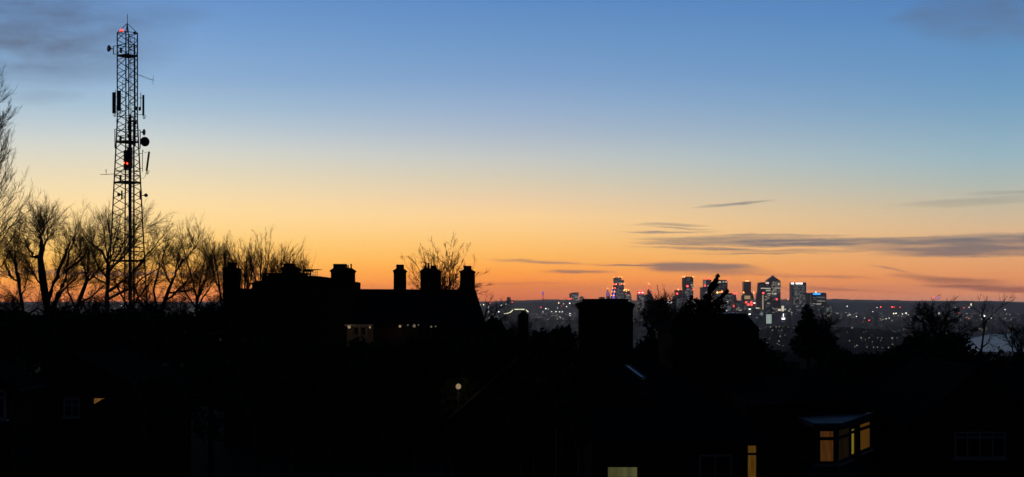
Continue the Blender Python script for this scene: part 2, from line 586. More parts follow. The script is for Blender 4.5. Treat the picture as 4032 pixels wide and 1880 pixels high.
class Tower:
    def __init__(s, name, label, d, xc, group=None, cat='tower'):
        s.d = d
        s.root = thing(name, label, cat, ((xc - HX) / F * d, d, 5.0), group)

    def X(s, px):
        return (px - HX) / F * s.d

    def Z(s, py):
        return EYE + (HY - py) / F * s.d

    def box(s, part, x0, x1, yt, yb=None, m=m_tower, dep=None, off=0.0):
        X0, X1 = s.X(x0), s.X(x1)
        dep = dep or max(20.0, (X1 - X0) * .9)
        zb = 5.0 if yb is None else s.Z(yb)
        mb = MB()
        mb.box(X0, X1, s.d + off, s.d + off + dep, zb, s.Z(yt))
        return mb.build(part, m, s.root)

    def poly(s, part, pts, m=m_tower, dep=40, off=0.0):
        mb = MB()
        mb.prism([(s.X(x), s.Z(y)) for x, y in pts], s.d + off, s.d + off + dep)
        return mb.build(part, m, s.root)

    def light(s, px, py, r, m=e_red, part='beacon', off=-3.0):
        # a lamp in a squat lantern: sphere on a short post
        c = (s.X(px), s.d + off, s.Z(py))
        mb = MB().ball(c, r / F * s.d, 8)
        return mb.build(part, m, s.root)

    def strip(s, x0, x1, y0, y1, m, part='lit_window', off=-.8):
        mb = MB().box(s.X(x0), s.X(x1), s.d + off, s.d + off + .6, s.Z(y1), s.Z(y0))
        return mb.build(part, m, s.root)

    def cells(s, x0, x1, y0, y1, prob, m=e_win, part='lit_windows', w=3.0, h=2.6, off=-.7, runs=True, seed=0):
        """office windows: a grid of cells, some lit, in short runs along the floors"""
        rr = random.Random(seed + int(x0 * 7 + y0))
        mb = MB()
        y = y0
        while y < y1:
            x = x0
            on = 0
            while x < x1 - w * .5:
                if on <= 0 and rr.random() < prob:
                    on = rr.randint(1, 4) if runs else 1
                if on > 0:
                    mb.box(s.X(x + .15 * w), s.X(x + .85 * w), s.d + off, s.d + off + .5, s.Z(y + h * .6), s.Z(y))
                    on -= 1
                x += w
            y += h
        if mb.v:
            o = mb.build(part, m, s.root)
            o['kind'] = 'stuff'
            return o

    def floors(s, x0, x1, y0, y1, step=5.0):
        """projecting floor lines so the facade has relief"""
        y = y0
        while y < y1:
            MB().box(s.X(x0) - .3, s.X(x1) + .3, s.d - 1.4, s.d - .05, s.Z(y + .7), s.Z(y)).build('floor_band', m_tower2, s.root)
            y += step


# --- the City cluster, far
t = Tower('office_slab', 'low dark slab left of the pointed violet tower, just over the big chimney', DL, 2370, cat='office block')
t.box('body', 2359, 2382, 1171)
t.box('plant_room', 2364, 2377, 1169.5, 1171.2)

t = Tower('pointed_tower', 'slender pointed tower lit violet with one orange light on its tip', DL, 2396)
t.poly('body', [(2387, 1200), (2388.5, 1160), (2390, 1147), (2392.5, 1139), (2395, 1147), (2400, 1158), (2403, 1176), (2403, 1200)], m_tower_p, 45)
t.poly('glow_band', [(2391, 1168), (2391, 1150), (2392.5, 1145), (2395.5, 1154), (2397.5, 1166)], e_violet, 1, -1.2)
t.light(2392.3, 1136.5, 2.6, e_orange)
t.box('podium', 2388, 2402, 1170, None, m_tower, 30, -12)

t = Tower('stepped_skyscraper', 'tallest stepped skyscraper of the far cluster, red lights round its middle', DL, 2438)
t.poly('body', [(2423, 1200), (2422, 1150), (2418.5, 1122), (2416.5, 1094), (2447, 1094), (2447, 1104), (2457, 1104), (2457, 1140), (2459, 1200)], m_tower, 70)
t.box('plant_room', 2421, 2443, 1092.8, 1094.2, m_tower2, 30, 10)
t.cells(2419, 2446, 1097, 1113, .16, e_win2, w=3)
t.cells(2425, 2455, 1122, 1185, .13, e_win2, w=3)
t.cells(2425, 2455, 1150, 1185, .06, e_win, w=3)
t.strip(2433, 2456, 1114, 1117, e_win, 'lit_floor')
for x, y in ((2417.5, 1092), (2435.5, 1092), (2446.5, 1092)):
    t.light(x, y, 2.3, e_orange)
for x, y, r, m in ((2417, 1120, 3.2, e_red), (2426, 1120, 2.6, e_orange), (2441, 1121, 2.8, e_red), (2448, 1119, 2, e_orange), (2457, 1119, 2.4, e_orange)):
    t.light(x, y, r, m)

t = Tower('wedge_tower', 'leaning wedge tower studded with red lights, left of the stepped skyscraper', DL - 150, 2414)
t.poly('body', [(2404, 1200), (2405, 1180), (2416, 1123), (2423, 1123), (2425, 1200)], m_tower_p, 40)
t.poly('glow_band', [(2410, 1176), (2417, 1140), (2420, 1140), (2420, 1176)], e_violet, 1, -1.2).active_material
for x, y, r, m in ((2412.5, 1135.5, 2.4, e_orange), (2422, 1135, 2.8, e_red), (2409.5, 1149.5, 2.2, e_orange), (2420, 1149, 2.6, e_orange), (2407.5, 1164, 2.2, e_orange), (2416.5, 1164, 2.6, e_orange)):
    t.light(x, y, r, m)

t = Tower('domed_tower', 'rounded dome-topped tower with an amber light cluster at its shoulder', DL - 80, 2472)
t.poly('body', [(2455, 1205), (2458, 1150), (2462, 1143), (2470, 1141), (2477, 1144), (2482, 1152), (2485.5, 1166), (2488, 1190), (2488, 1205)], m_tower, 50)
t.strip(2467, 2480, 1162, 1164, e_win3, 'lit_floor')
t.cells(2462, 2484, 1166, 1195, .22, e_win, w=3)
for x, y, r, m in ((2457, 1144.5, 2.8, e_orange), (2460, 1141, 2, e_amber), (2466, 1141.5, 3, e_orange), (2466, 1147, 2.2, e_amber), (2474, 1143, 2.8, e_orange), (2464, 1158, 1.8, e_red_dim)):
    t.light(x, y, r, m)

t = Tower('flared_tower', 'top-heavy flared tower with a curved roof, nearest the slim chimney', DL, 2260)
t.poly('body', [(2249, 1215), (2247, 1190), (2241.5, 1160), (2243.5, 1156.5), (2252, 1153.5), (2264, 1152), (2278, 1151.5), (2278.5, 1165), (2275.5, 1190), (2275, 1215)], m_tower, 60)
t.cells(2246, 2276, 1157, 1196, .28, e_win2, w=2.6)
t.cells(2246, 2276, 1160, 1196, .07, e_win3, w=2.6)
for x, y in ((2243.5, 1177.5), (2249, 1177)):
    t.light(x, y, 2.2, e_red)
t.light(2273, 1151, 1.5, e_red_dim)
t = Tower('office_slab', 'small grey block with a flat roof right of the flared tower', DL + 60, 2291, cat='office block')
t.box('body', 2282, 2300, 1170, None, m_tower2)
t.box('plant_room', 2286, 2295, 1168, 1170.2)
t.cells(2283, 2299, 1172, 1195, .25, e_win2, w=3)

t = Tower('telecom_tower', 'thin far tower with a red ring and violet head alone on the skyline', 14000, 2138)
mb = MB()
for (a, b, r0, r1) in ((1205, 1176, 3.0, 2.6), (1164, 1158, 2.2, 2.2)):
    mb.lathe((t.X(2138), t.d, t.Z(a)), (0, 0, 1), [(0, r0 / F * t.d), (t.Z(b) - t.Z(a), r1 / F * t.d)], 12)
mb.build('shaft', m_tower2, t.root)
MB().lathe((t.X(2138), t.d, t.Z(1176)), (0, 0, 1), [(0, 8), (4, 11), (22, 11), (29, 7)], 12).build('ring_gallery', emit('red_gallery_lights', (1, .16, .12), .9), t.root)
MB().lathe((t.X(2138), t.d, t.Z(1158)), (0, 0, 1), [(0, 7), (3, 11), (16, 10), (17, 5), (25, 3)], 12).build('head', e_violet, t.root)
MB().bar((t.X(2138), t.d, t.Z(1149)), (t.X(2138), t.d, t.Z(1144)), 1.6).build('mast', m_steel, t.root)

t = Tower('residential_tower', 'plain dark tower standing alone far left on the plain', 9000, 2003)
t.box('body', 1996, 2011, 1172, None, m_tower2)
t.box('plant_room', 1999, 2008, 1170.5, 1172.2)
t.cells(1997, 2010, 1175, 1200, .07, e_win2, w=3)

# --- towers between the clusters
t = Tower('red_crowned_tower', 'square tower with a glowing red crown and two pink lights in it', 8200, 2523)
t.box('body', 2509, 2537, 1160, None, m_tower)
MB().box(t.X(2509.5), t.X(2536), t.d - 3, t.d + 36, t.Z(1158.5), t.Z(1148)).build('crown', emit('red_crown_glow', (1, .01, .02), 1.1), t.root)
for x in (2516.5, 2529.5):
    MB().box(t.X(x - 4), t.X(x + 4), t.d - 5.5, t.d - 3.3, t.Z(1155), t.Z(1151)).build('crown_lamp', emit('pink_crown_lamp', (1, .55, .5), 3), t.root)
t.light(2522.5, 1145, 2.4, e_red)
t.cells(2510, 2536, 1164, 1215, .26, e_win2, w=3.2)
t.cells(2510, 2536, 1168, 1225, .09, e_win3, w=3.2)
t = Tower('office_block', 'dark flat-roofed block joined to the right of the red-crowned tower', 8220, 2545, cat='office block')
t.box('body', 2537.5, 2553, 1163.5, None, m_tower)
t.strip(2553, 2557, 1172, 1205, m_tan, 'stair_tower', -2)
t.box('plant_room', 2540, 2549, 1162, 1163.7)
t.cells(2538, 2552, 1170, 1220, .14, e_win2, w=3)
t = Tower('spired_tower', 'thin violet tower tapering to a mast with two red lights', DL, 2556)
t.poly('body', [(2549, 1215), (2550, 1165), (2550, 1146), (2558, 1146), (2559, 1148), (2566, 1149), (2568.5, 1165), (2574, 1173), (2577, 1215)], m_tower_p, 60)
t.poly('spire', [(2550, 1147), (2552, 1137), (2554.5, 1137), (2557, 1147)], m_tower, 16)
MB().bar((t.X(2555), t.d, t.Z(1138)), (t.X(2555.4), t.d, t.Z(1119)), .7).build('mast', m_steel, t.root)
t.light(2550.5, 1134.5, 3.0, e_red)
t.light(2555.5, 1118, 2.6, e_orange)
t.light(2564.5, 1153, 2.2, e_red)
t.cells(2556, 2574, 1178, 1215, .14, e_win2, w=3)

# --- the docklands cluster
t = Tower('stepped_tower', 'short stepped tower with two orange roof lights, left of the tall plain tower', DC, 2668)
t.box('lower_body', 2651, 2692, 1165, None, m_tower, 60)
t.box('upper_body', 2659, 2690, 1143, 1165.5, m_tower, 45, 4)
t.light(2670.5, 1141, 3, e_orange)
t.light(2686, 1139, 3, e_orange)
t.light(2666, 1157, 4, e_red)
t.cells(2653, 2690, 1170, 1215, .13, e_win2, w=3.2)
t = Tower('slim_tower', 'tall slim tower with a pale left edge and a red light on its front', DC - 60, 2709)
t.box('body', 2695, 2730, 1091.5, None, m_tower, 45)
t.box('pale_edge', 2688.5, 2694.4, 1092, None, m_tan, 30, 6)  # sky-lit side: its brightness is put into the tan colour
t.box('parapet', 2697, 2728, 1090.2, 1091.7, m_tower2, 40, 2)
for x, y, m, r in ((2687.5, 1090.5, e_orange, 2.4), (2694.5, 1090.5, e_orange, 2.8), (2729, 1091, e_orange, 2.6), (2706.5, 1127.5, e_red, 4.2), (2730, 1139.5, e_red, 2.8)):
    t.light(x, y, r, m)
t.cells(2697, 2729, 1095, 1120, .07, e_win2, w=3.4)
t.cells(2697, 2729, 1135, 1215, .16, e_win2, w=3.4)
t.cells(2697, 2729, 1140, 1200, .05, e_win3, w=3.4)
for x, y in ((2719, 1120), (2722, 1125), (2726, 1119), (2724, 1131)):
    t.strip(x, x + 5, y, y + 4, e_win, off=-1)
t = Tower('twin_block_tower', 'dark tower with a lower left block and red corner lights behind the conifer', DC + 50, 2780)
t.box('tall_body', 2771.5, 2801, 1101, None, m_tower, 40)
t.box('low_body', 2755, 2795, 1132, None, m_tower, 30, -32)
t.strip(2774.5, 2778, 1105, 1121, emit('pale_lift_shaft_light', (.8, .75, .85), .35), 'lift_shaft')
for x, y, m, r in ((2778, 1099.5, e_red, 3.4), (2797, 1099.5, e_red, 3.4), (2775.5, 1125.5, e_red, 3.4)):
    t.light(x, y, r, m)
t.light(2785.5, 1128.5, 3.6, e_white, 'floodlight', -40)
t.cells(2757, 2785, 1140, 1190, .08, e_win2, w=3.2, off=-33)
t.strip(2775, 2780, 1150, 1154, e_win, off=-33)
t.strip(2775.5, 2780, 1161, 1165, e_win, off=-33)
t = Tower('lit_crown_tower', 'broad dark tower with a lit yellow band beneath its flat roof', DC, 2842)
t.box('body', 2812, 2865, 1107, None, m_tower, 60)
t.box('roof_box', 2822, 2864, 1103, 1107.2, m_tower2, 50, 4)
t.strip(2819, 2839, 1109, 1113.5, e_win3, 'lit_floor')
for x in (2848, 2855.5, 2861.5):
    t.poly('roof_lamp', [(x - 1.8, 1113.5), (x - 1.2, 1108), (x + 1.2, 1108), (x + 1.8, 1113.5)], e_win3, 1, -1.2)
t.light(2863.5, 1102, 3.4, e_red)
for x, y, m, r in ((2824.5, 1152.5, e_amber, 3.6), (2834.5, 1152, e_orange, 2.6), (2842.5, 1149, e_orange, 3.6)):
    t.light(x, y, r, m, 'roof_light')
t.strip(2812, 2820, 1132, 1160, m_tan, 'stair_tower', -3)
t.cells(2816, 2863, 1118, 1148, .05, e_win2, w=3.4)
t.cells(2816, 2863, 1158, 1230, .13, e_win2, w=3.4)
t = Tower('office_block', 'dark cube block right of the tower with the lit yellow roof band', DC - 80, 2873, cat='office block')
t.box('body', 2842, 2884, 1156, None, m_tower, 50)
t.box('plant_room', 2866, 2880, 1154.5, 1156.2, m_tower2, 20, 8)
t.cells(2843, 2883, 1162, 1230, .18, e_win2, w=3.4)
t.strip(2846, 2856, 1187, 1189.5, e_win3)
t.strip(2861, 2868, 1187, 1189.5, e_win3)
t.strip(2848, 2854, 1222, 1226, e_sign)
t.strip(2856, 2862, 1222, 1226, e_sign)
t = Tower('construction_core', 'narrow concrete core under construction with a red light bar on top', DC - 40, 2893)
t.box('core', 2885.5, 2890.5, 1158, None, m_tan, 20)
t.poly('frame', [(2891, 1215), (2892, 1163), (2897, 1159), (2899, 1172), (2901, 1182), (2900, 1215)], m_tower, 25)
for x in (2890, 2895, 2900):
    t.light(x, 1156, 3.2, e_red)
t.light(2891, 1206, 4.2, e_red)
t = Tower('plain_tower', 'plain dark tower rising from a wide base, red light bar on its roof', DC, 2943)
t.box('body', 2928, 2957.5, 1110, None, m_tower, 42)
t.poly('base', [(2916, 1240), (2917.5, 1163), (2930, 1163), (2930, 1153), (2958, 1153), (2962, 1165), (2970, 1192), (2971, 1240)], m_tower, 30, -31)
t.box('plant_room', 2935, 2948, 1107.8, 1110.2, m_tower2, 20, 8)
for x in (2936.5, 2941, 2945.5):
    t.light(x, 1106.8, 2.6, e_orange)
for x in (2925, 2965):
    t.light(x, 1152.5, 3.0, e_orange, 'beacon', -20)
MB().box(t.X(2927), t.X(2950), t.d - 32.5, t.d - 31.2, t.Z(1179), t.Z(1165)).build('lit_screen', emit('tan_lit_screen', (.85, .56, .26), .45), t.root)
for x, y in ((2933, 1191.5), (2953.5, 1191), (2942, 1200), (2954.5, 1200)):
    t.light(x, y, 4.2, e_red, 'floodlight', -36)
t.cells(2918, 2968, 1182, 1235, .16, e_win2, w=3.4, off=-32)
t = Tower('banded_tower', 'tower with bright lit floors and a small pale sign, left of the pyramid tower', DC - 90, 3008)
t.box('body', 2998, 3034, 1112, None, m_tower, 50)
t.poly('pale_edge', [(2984, 1160), (2988, 1113), (2998, 1113), (2998, 1160)], m_tan, 30, 8)
t.poly('base', [(2976, 1240), (2982, 1155), (2997, 1155), (2997, 1240)], m_tower, 40, 4)
t.strip(3014.5, 3027.5, 1111.5, 1119, emit('pale_pink_sign', (1, .62, .55), 1.0), 'roof_sign', -1.5)
t.strip(2995, 3034, 1134.8, 1137.3, e_win3, 'lit_floor')
t.strip(3015, 3034, 1142, 1147.5, e_win, 'lit_floor')
t.strip(3020, 3037, 1156.5, 1158.8, e_win3, 'lit_floor')
t.cells(2998, 3033, 1121, 1232, .10, e_win2, w=3.2)
t.cells(2998, 3033, 1160, 1200, .06, e_win3, w=3.2)
t = Tower('pyramid_tower', 'tall tower under a dark pyramid roof, many floors lit', DC, 3047)
t.box('body', 3022, 3073.5, 1106, None, m_tower, 62)
mb = MB()
a0, a1, zb = t.X(3020.5), t.X(3072.5), t.Z(1106)
cxp, cyp = (a0 + a1) / 2, t.d + 31
mb.add([(a0, t.d + .5, zb), (a1, t.d + .5, zb), (a1, t.d + 61, zb), (a0, t.d + 61, zb), (cxp, cyp, t.Z(1084.5))], [(0, 1, 4), (1, 2, 4), (2, 3, 4), (3, 0, 4), (3, 2, 1, 0)])
mb.build('pyramid_roof', mat('ribbed_steel_roof', (.16, .16, .20), .35, .15, .1, .6), t.root)
t.cells(3037, 3073, 1110, 1150, .30, e_win, w=3.0)
t.cells(3037, 3073, 1110, 1185, .14, e_win2, w=3.0)
t.cells(3040, 3058, 1128, 1160, .16, e_win3, w=3.0)
t.strip(3050, 3073, 1134.5, 1136.8, e_win, 'lit_floor')
t.strip(3063, 3069, 1116, 1122, e_win3)
t.strip(3050, 3056, 1154, 1159, e_win3)
t.light(3057.5, 1179.5, 3.4, e_red, 'beacon', -8)
t = Tower('lit_mast_tower', 'thin pale lit column with a red light on top before the banded tower', DC - 700, 3004)
t.box('column', 3002.2, 3006.2, 1163, 1232, emit('pale_column_light', (1, .78, .5), .42), 5)
t.box('core', 2999, 3002, 1160, None, m_tower, 12, 2)
t.box('rear_wall', 3006.4, 3012, 1166, None, m_tower, 12, 3)
t.light(3005, 1155, 4.2, e_red)
t = Tower('signed_tower', 'broad flat-topped tower with bright white roof sign and faint windows', DC, 3147)
t.box('body', 3118, 3175, 1114, None, m_tower2, 62)
t.box('roof_box', 3121, 3173, 1112.5, 1114.2, m_tower, 50, 6)
t.strip(3114.5, 3126, 1114, 1120, e_sign, 'roof_sign', -2)
t.strip(3133, 3151, 1114, 1120, e_sign, 'roof_sign', -2)
t.strip(3152, 3159.5, 1114, 1120, emit('pinkish_sign', (1, .72, .72), 4), 'roof_sign', -2)
t.strip(3150, 3160, 1112.2, 1113.6, e_signr, 'sign_arc', -2.6)
t.light(3133, 1111.5, 2.4, e_red_dim)
t.cells(3121, 3173, 1124, 1215, .20, e_win2, w=2.6, h=2.4)
t.cells(3121, 3173, 1128, 1200, .03, e_win, w=2.6)
t = Tower('slim_slab', 'narrow slab with a pale right edge between the two signed towers', DC - 30, 3185)
t.box('body', 3179.5, 3188, 1154, None, m_tower, 30)
t.box('pale_edge', 3188.2, 3191, 1154, None, m_tan, 25, 3)
t = Tower('blue_signed_tower', 'square tower with a glowing blue sign at its top left', DC, 3223)
t.box('body', 3192.5, 3254, 1155, None, m_tower, 62)
t.box('roof_box', 3196, 3250, 1153.2, 1155.2, m_tower, 50, 6)
t.strip(3201.5, 3230.5, 1155.5, 1161, e_blue, 'roof_sign', -2)
t.light(3212, 1151.3, 2.4, e_white, 'roof_lamp')
t.strip(3217, 3246, 1170, 1172, e_win2, 'lit_floor')
t.strip(3217, 3249, 1185.3, 1187.3, e_win, 'lit_floor')
t.strip(3200, 3208, 1195.5, 1198, e_win3)
t.strip(3215, 3233, 1195.5, 1200, e_win, 'lit_floor')
t.strip(3216, 3247, 1243, 1246, e_win2, 'lit_floor')
t.cells(3194, 3252, 1164, 1260, .06, e_win2, w=3.2)

# mid-rise blocks at the towers' feet
mids = [
    ('wide lit office block with two glowing yellow storeys below the pyramid tower', 3056, 3110, 1216, e_win3, [(3057, 3075, 1217, 1225), (3077, 3087, 1205, 1226), (3089, 3108, 1217, 1221)], DC - 300),
    ('block with a greenish glass front lit in a grid, low beneath the banded tower', 3016, 3040, 1238, e_cool, [(3017 + 5.4 * i, 3021.6 + 5.4 * i, 1239 + 5.2 * j, 1243.4 + 5.2 * j) for i in range(4) for j in range(7)], DC - 1200),
    ('narrow block with four stacked lit windows, left of the broad signed tower', 3107, 3122, 1226, e_win, [(3109, 3119, 1229, 1234), (3109, 3118, 1237, 1240), (3109, 3116, 1244, 1247), (3109, 3115, 1250, 1254)], DC - 1000),
    ('dark block with a bright white entrance, below the lit office block', 3072, 3100, 1231, e_sign, [(3078, 3091, 1252, 1259), (3083, 3086, 1236, 1248)], DC - 1100),
    ('low block with a bright strip window left of the pale lit column', 2972, 3000, 1208, e_win3, [(2976, 2990, 1212, 1216), (2975, 2998, 1236.5, 1239), (2976, 2979, 1226, 1235)], DC - 900),
    ('dark block carrying three small white lamps, right of the flat-roofed house', 2935, 2972, 1206, e_white, [(2948, 2956, 1216.5, 1220), (2948, 2956, 1236, 1240), (2966, 2974, 1192.5, 1196)], DC - 600),
    ('low depot with a long white lit canopy left of the docklands towers', 2618, 2650, 1187, e_sign, [(2621, 2646, 1189, 1194)], DC - 500),
    ('hazy grey mid-rise block in front of the twin block tower', 2896, 2926, 1186, e_win, [(2898, 2906, 1217, 1219), (2908, 2920, 1220, 1224), (2902, 2912, 1212, 1214)], DC - 200),
    ('squat grey warehouse below the construction core', 2880, 2930, 1226, e_win2, [(2884, 2890, 1230, 1232), (2900, 2908, 1232, 1234)], DC - 1500),
    ('round-topped grey block behind the dark bush, right of the broad signed tower', 3128, 3180, 1200, e_win2, [(3134, 3140, 1205, 1208), (3137, 3141, 1208, 1211), (3160, 3165, 1203, 1206)], DC - 500),
    ('grey apartment block with a few lit flats at the foot of the blue-signed tower', 3240, 3275, 1230, e_win, [(3257, 3267, 1241, 1246), (3245, 3250, 1250, 1253)], DC - 1300),
]
for lab, x0, x1, yt, m, lits, d in mids:
    t = Tower('mid_rise_block', lab, d, (x0 + x1) / 2, 'mid-rise blocks at the feet of the towers', 'office block')
    t.box('body', x0, x1, yt, None, m_city, 40)
    t.box('plant_room', x0 + (x1 - x0) * .3, x0 + (x1 - x0) * .7, yt - 1.6, yt + .2, m_tower2, 15, 8)
    for a, b, c, e in lits:
        t.strip(a, b, c, e, m)
    t.cells(x0 + 1, x1 - 1, yt + 3, yt + 36, .12, e_win2, w=3.4)

# more blocks between the towers
rm = random.Random(41)
for q in range(26):
    x0 = rm.uniform(2510, 3260)
    w_ = rm.uniform(10, 26)
    yt = rm.uniform(1188, 1238)
    t = Tower('mid_rise_block', 'mid-rise block with scattered lit windows filling the gaps below the docklands towers', rm.uniform(5600, 6900), x0 + w_ / 2, 'infill blocks between the towers', 'office block')
    t.box('body', x0, x0 + w_, yt, None, m_city, 30)
    t.box('plant_room', x0 + w_ * .3, x0 + w_ * .7, yt - 1.5, yt + .2, m_tower2, 12, 8)
    t.cells(x0 + 1, x0 + w_ - 1, yt + 3, yt + 30, .16, e_win2, w=3.0, seed=q)
    t.cells(x0 + 1, x0 + w_ - 1, yt + 3, yt + 26, .07, rm.choice([e_win, e_win3, e_cool]), w=3.0, seed=q + 90)

# lit depot sheds on the left of the plain
t = Tower('rail_depot', 'low depot whose roof edge is outlined by bright yellow light strips', 6500, 2036, cat='depot')
t.box('body', 1985, 2085, 1226, None, m_city, 60, 8)
for a, b in (((1985, 1236), (2003, 1233.5)), ((2004, 1232.5), (2012, 1229)), ((2011.5, 1229), (2019.5, 1220.5)), ((2026, 1218.8), (2046, 1218.8)), ((2048, 1218.8), (2066, 1218.8)), ((2071.5, 1221), (2081, 1229.5))):
    MB().bar((t.X(a[0]), t.d, t.Z(a[1])), (t.X(b[0]), t.d, t.Z(b[1])), 1.5, 5).build('light_strip', emit('yellow_strip_light', (1, .96, .6), 1.6), t.root)
t.box('roof_ridge', 2020, 2070, 1220.5, 1226.2, m_city, 40, 12)

# tower crane with a red light near the flared tower
t = Tower('tower_crane', 'thin far crane with a red light left of the flared tower', DL, 2229, cat='crane')
MB().bar((t.X(2230), t.d, 5), (t.X(2230), t.d, t.Z(1172)), 1.4).build('crane_mast', m_steel, t.root)
MB().bar((t.X(2221), t.d, t.Z(1174)), (t.X(2240), t.d, t.Z(1168)), 1.0).build('crane_jib', m_steel, t.root)
t.light(2228.5, 1170, 2, e_red_dim)

# ------------------------------------------------------------------ the low city on the plain
def zone(px):
    if px < 1990: return 'left of the lone tower'
    if px < 2250: return 'behind the slim chimney'
    if px < 2640: return 'beside the big chimney'
    if px < 2980: return 'behind the conifer'
    if px < 3280: return 'below the docklands towers'
    if px < 3650: return 'right of the blue-signed tower'
    return 'by the pale river'


blds = []
rb = random.Random(21)
while len(blds) < 3600:
    d = 4200 * (13000 / 4200) ** rb.random()
    px = rb.uniform(-60, 4100)
    if rb.random() < (.35 if px < 1850 else 0):
        continue
    w = rb.uniform(10, 42)
    h = rb.choice([7, 8, 9, 11, 12, 14, 16, 22]) * rb.uniform(.8, 1.25)
    if rb.random() < .05:
        h = rb.uniform(28, 52)
        w = rb.uniform(12, 24)
    py = HY + (EYE - 5) / d * F
    if px > 3760 and 1312 < py < 1390:
        continue
    if py > spur_top(px) - 2 and 2860 < px < 3660:
        continue
    blds.append((px, d, w, rb.uniform(10, 26), h, rb.uniform(-.5, .5), rb.random()))
blds.sort(key=lambda b: -(b[2] * b[4]) / b[1] ** 2 * (1 if b[0] > 1880 else .2))


def bld_mesh(mb, lit, b):
    px, d, w, dp, h, rot, rnd = b
    X, Y = (px - HX) / F * d, d
    M = Matrix.Translation((X, Y, 4.6)) @ Matrix.Rotation(rot, 4, 'Z')
    mb.M = M
    if rnd < .55:   # flat roof with plant room
        mb.box(-w / 2, w / 2, -dp / 2, dp / 2, 0, h)
        mb.box(-w * .2, w * .15, -dp * .2, dp * .25, h - .1, h + 2.2)
    else:           # pitched roof
        mb.box(-w / 2, w / 2, -dp / 2, dp / 2, 0, h * .7)
        mb.add([(-w / 2 - .4, -dp / 2 - .4, h * .7), (w / 2 + .4, -dp / 2 - .4, h * .7), (w / 2 + .4, dp / 2 + .4, h * .7), (-w / 2 - .4, dp / 2 + .4, h * .7), (-w / 2 - .4, 0, h * 1.05), (w / 2 + .4, 0, h * 1.05)],
               [(0, 1, 5, 4), (2, 3, 4, 5), (0, 4, 3), (1, 2, 5), (3, 2, 1, 0)])
    if lit is not None:
        lit.M = M
        z = 2.0
        while z < h * .68 - 1:
            x = -w / 2 + 1
            while x < w / 2 - 2:
                if rb.random() < .085:
                    lit.box(x, x + rb.choice([1.5, 1.8, 3.5]), -dp / 2 - .25, -dp / 2 - .05, z, z + 1.5)
                x += 3.0
            z += 3.2


for i, b in enumerate(blds[:290]):
    loc = ((b[0] - HX) / F * b[1], b[1], 4.6)
    mb, lit = MB(), MB()
    bld_mesh(mb, lit, b)
    o = mb.build('city_building', m_city, None, loc)
    kind = 'flat-roofed' if b[6] < .55 else 'pitched-roof'
    size = 'tall narrow' if b[4] > 27 else ('long low' if b[2] > 26 else 'small low')
    far = HY + (EYE - 5) / b[1] * F
    where = 'near the horizon' if far < 1250 else ('halfway up' if far < 1290 else 'low down')
    tag(o, f"{size} {kind} {'lit' if lit.v else 'unlit'} building {where} {zone(b[0])}", 'building', 'grey buildings across the city plain')
    if lit.v:
        lo_ = lit.build('lit_windows', R.choice([e_win, e_win2, e_win2]), o)
        lo_['kind'] = 'stuff'
mb, lit = MB(), MB()
for b in blds[290:]:
    bld_mesh(mb, lit, b)
mb.M = lit.M = None
tag(mb.build('distant_city', m_city, None, (0, 0, 0)), 'mass of small hazy buildings filling the far city plain', 'city', kind='stuff')
tag(lit.build('distant_city_windows', e_win2, None, (0, 0, 0)), 'sprinkle of faint lit windows over the far city plain', 'city lights', kind='stuff')

# street lights: the countless faint ones as one mass
mb, mb1, mb2, mb3 = MB(), MB(), MB(), MB()
for i in range(6000):
    d = 3300 * (12500 / 3300) ** (rb.random() ** .8)
    px = rb.uniform(1860, 4060) if rb.random() < .84 else rb.uniform(0, 1860)
    if rb.random() < .5:      # many follow streets running across the plain
        px = round(px / 37) * 37 + rb.gauss(0, 7)
        d = 3300 * (12500 / 3300) ** (round(math.log(d / 3300) / math.log(12500 / 3300) * 26) / 26) * (1 + (px - 2900) * 2e-5)
    c = pix(px, HY, d)
    c[2] = 5 + rb.uniform(4, 16)
    py = HY + (EYE - c[2]) / d * F
    if px > 3760 and 1305 < py < 1390:
        continue
    if py > spur_top(px) - 2 and 2860 < px < 3660:
        d = 17.0 / max(.0145, (py - HY) / F)
        c = pix(px, py, d)
    r = rb.random()
    tgt = mb3 if py > 1264 else (mb if r < .13 else mb1 if r < .21 else mb2)
    sz = d / F * rb.uniform(.35, .95)
    tgt.M = Matrix.Translation(Vector(c)) @ Matrix.Diagonal((rb.choice([1, 1, 1.6, 2.6]), 1, 1, 1))
    tgt.ball((0, 0, 0), sz, 4)
for q in (mb, mb1, mb2, mb3):
    q.M = None
tag(mb.build('city_lights', emit('scattered_city_light', (1, .93, .78), 1.6), None, (0, 0, 0)), 'countless bright specks of light scattered over the plain', 'city lights', kind='stuff')
tag(mb1.build('warm_city_lights', emit('scattered_warm_city_light', (1, .60, .28), 1.2), None, (0, 0, 0)), 'countless warm specks of light scattered over the plain', 'city lights', kind='stuff')
tag(mb2.build('faint_city_lights', emit('scattered_dim_city_light', (.95, .92, .85), .32), None, (0, 0, 0)), 'countless dim specks of light over the plain', 'city lights', kind='stuff')
tag(mb3.build('near_town_lights', emit('near_town_light', (1, .9, .68), .08), None, (0, 0, 0)), 'faint specks of light among the dark houses downhill', 'city lights', kind='stuff')

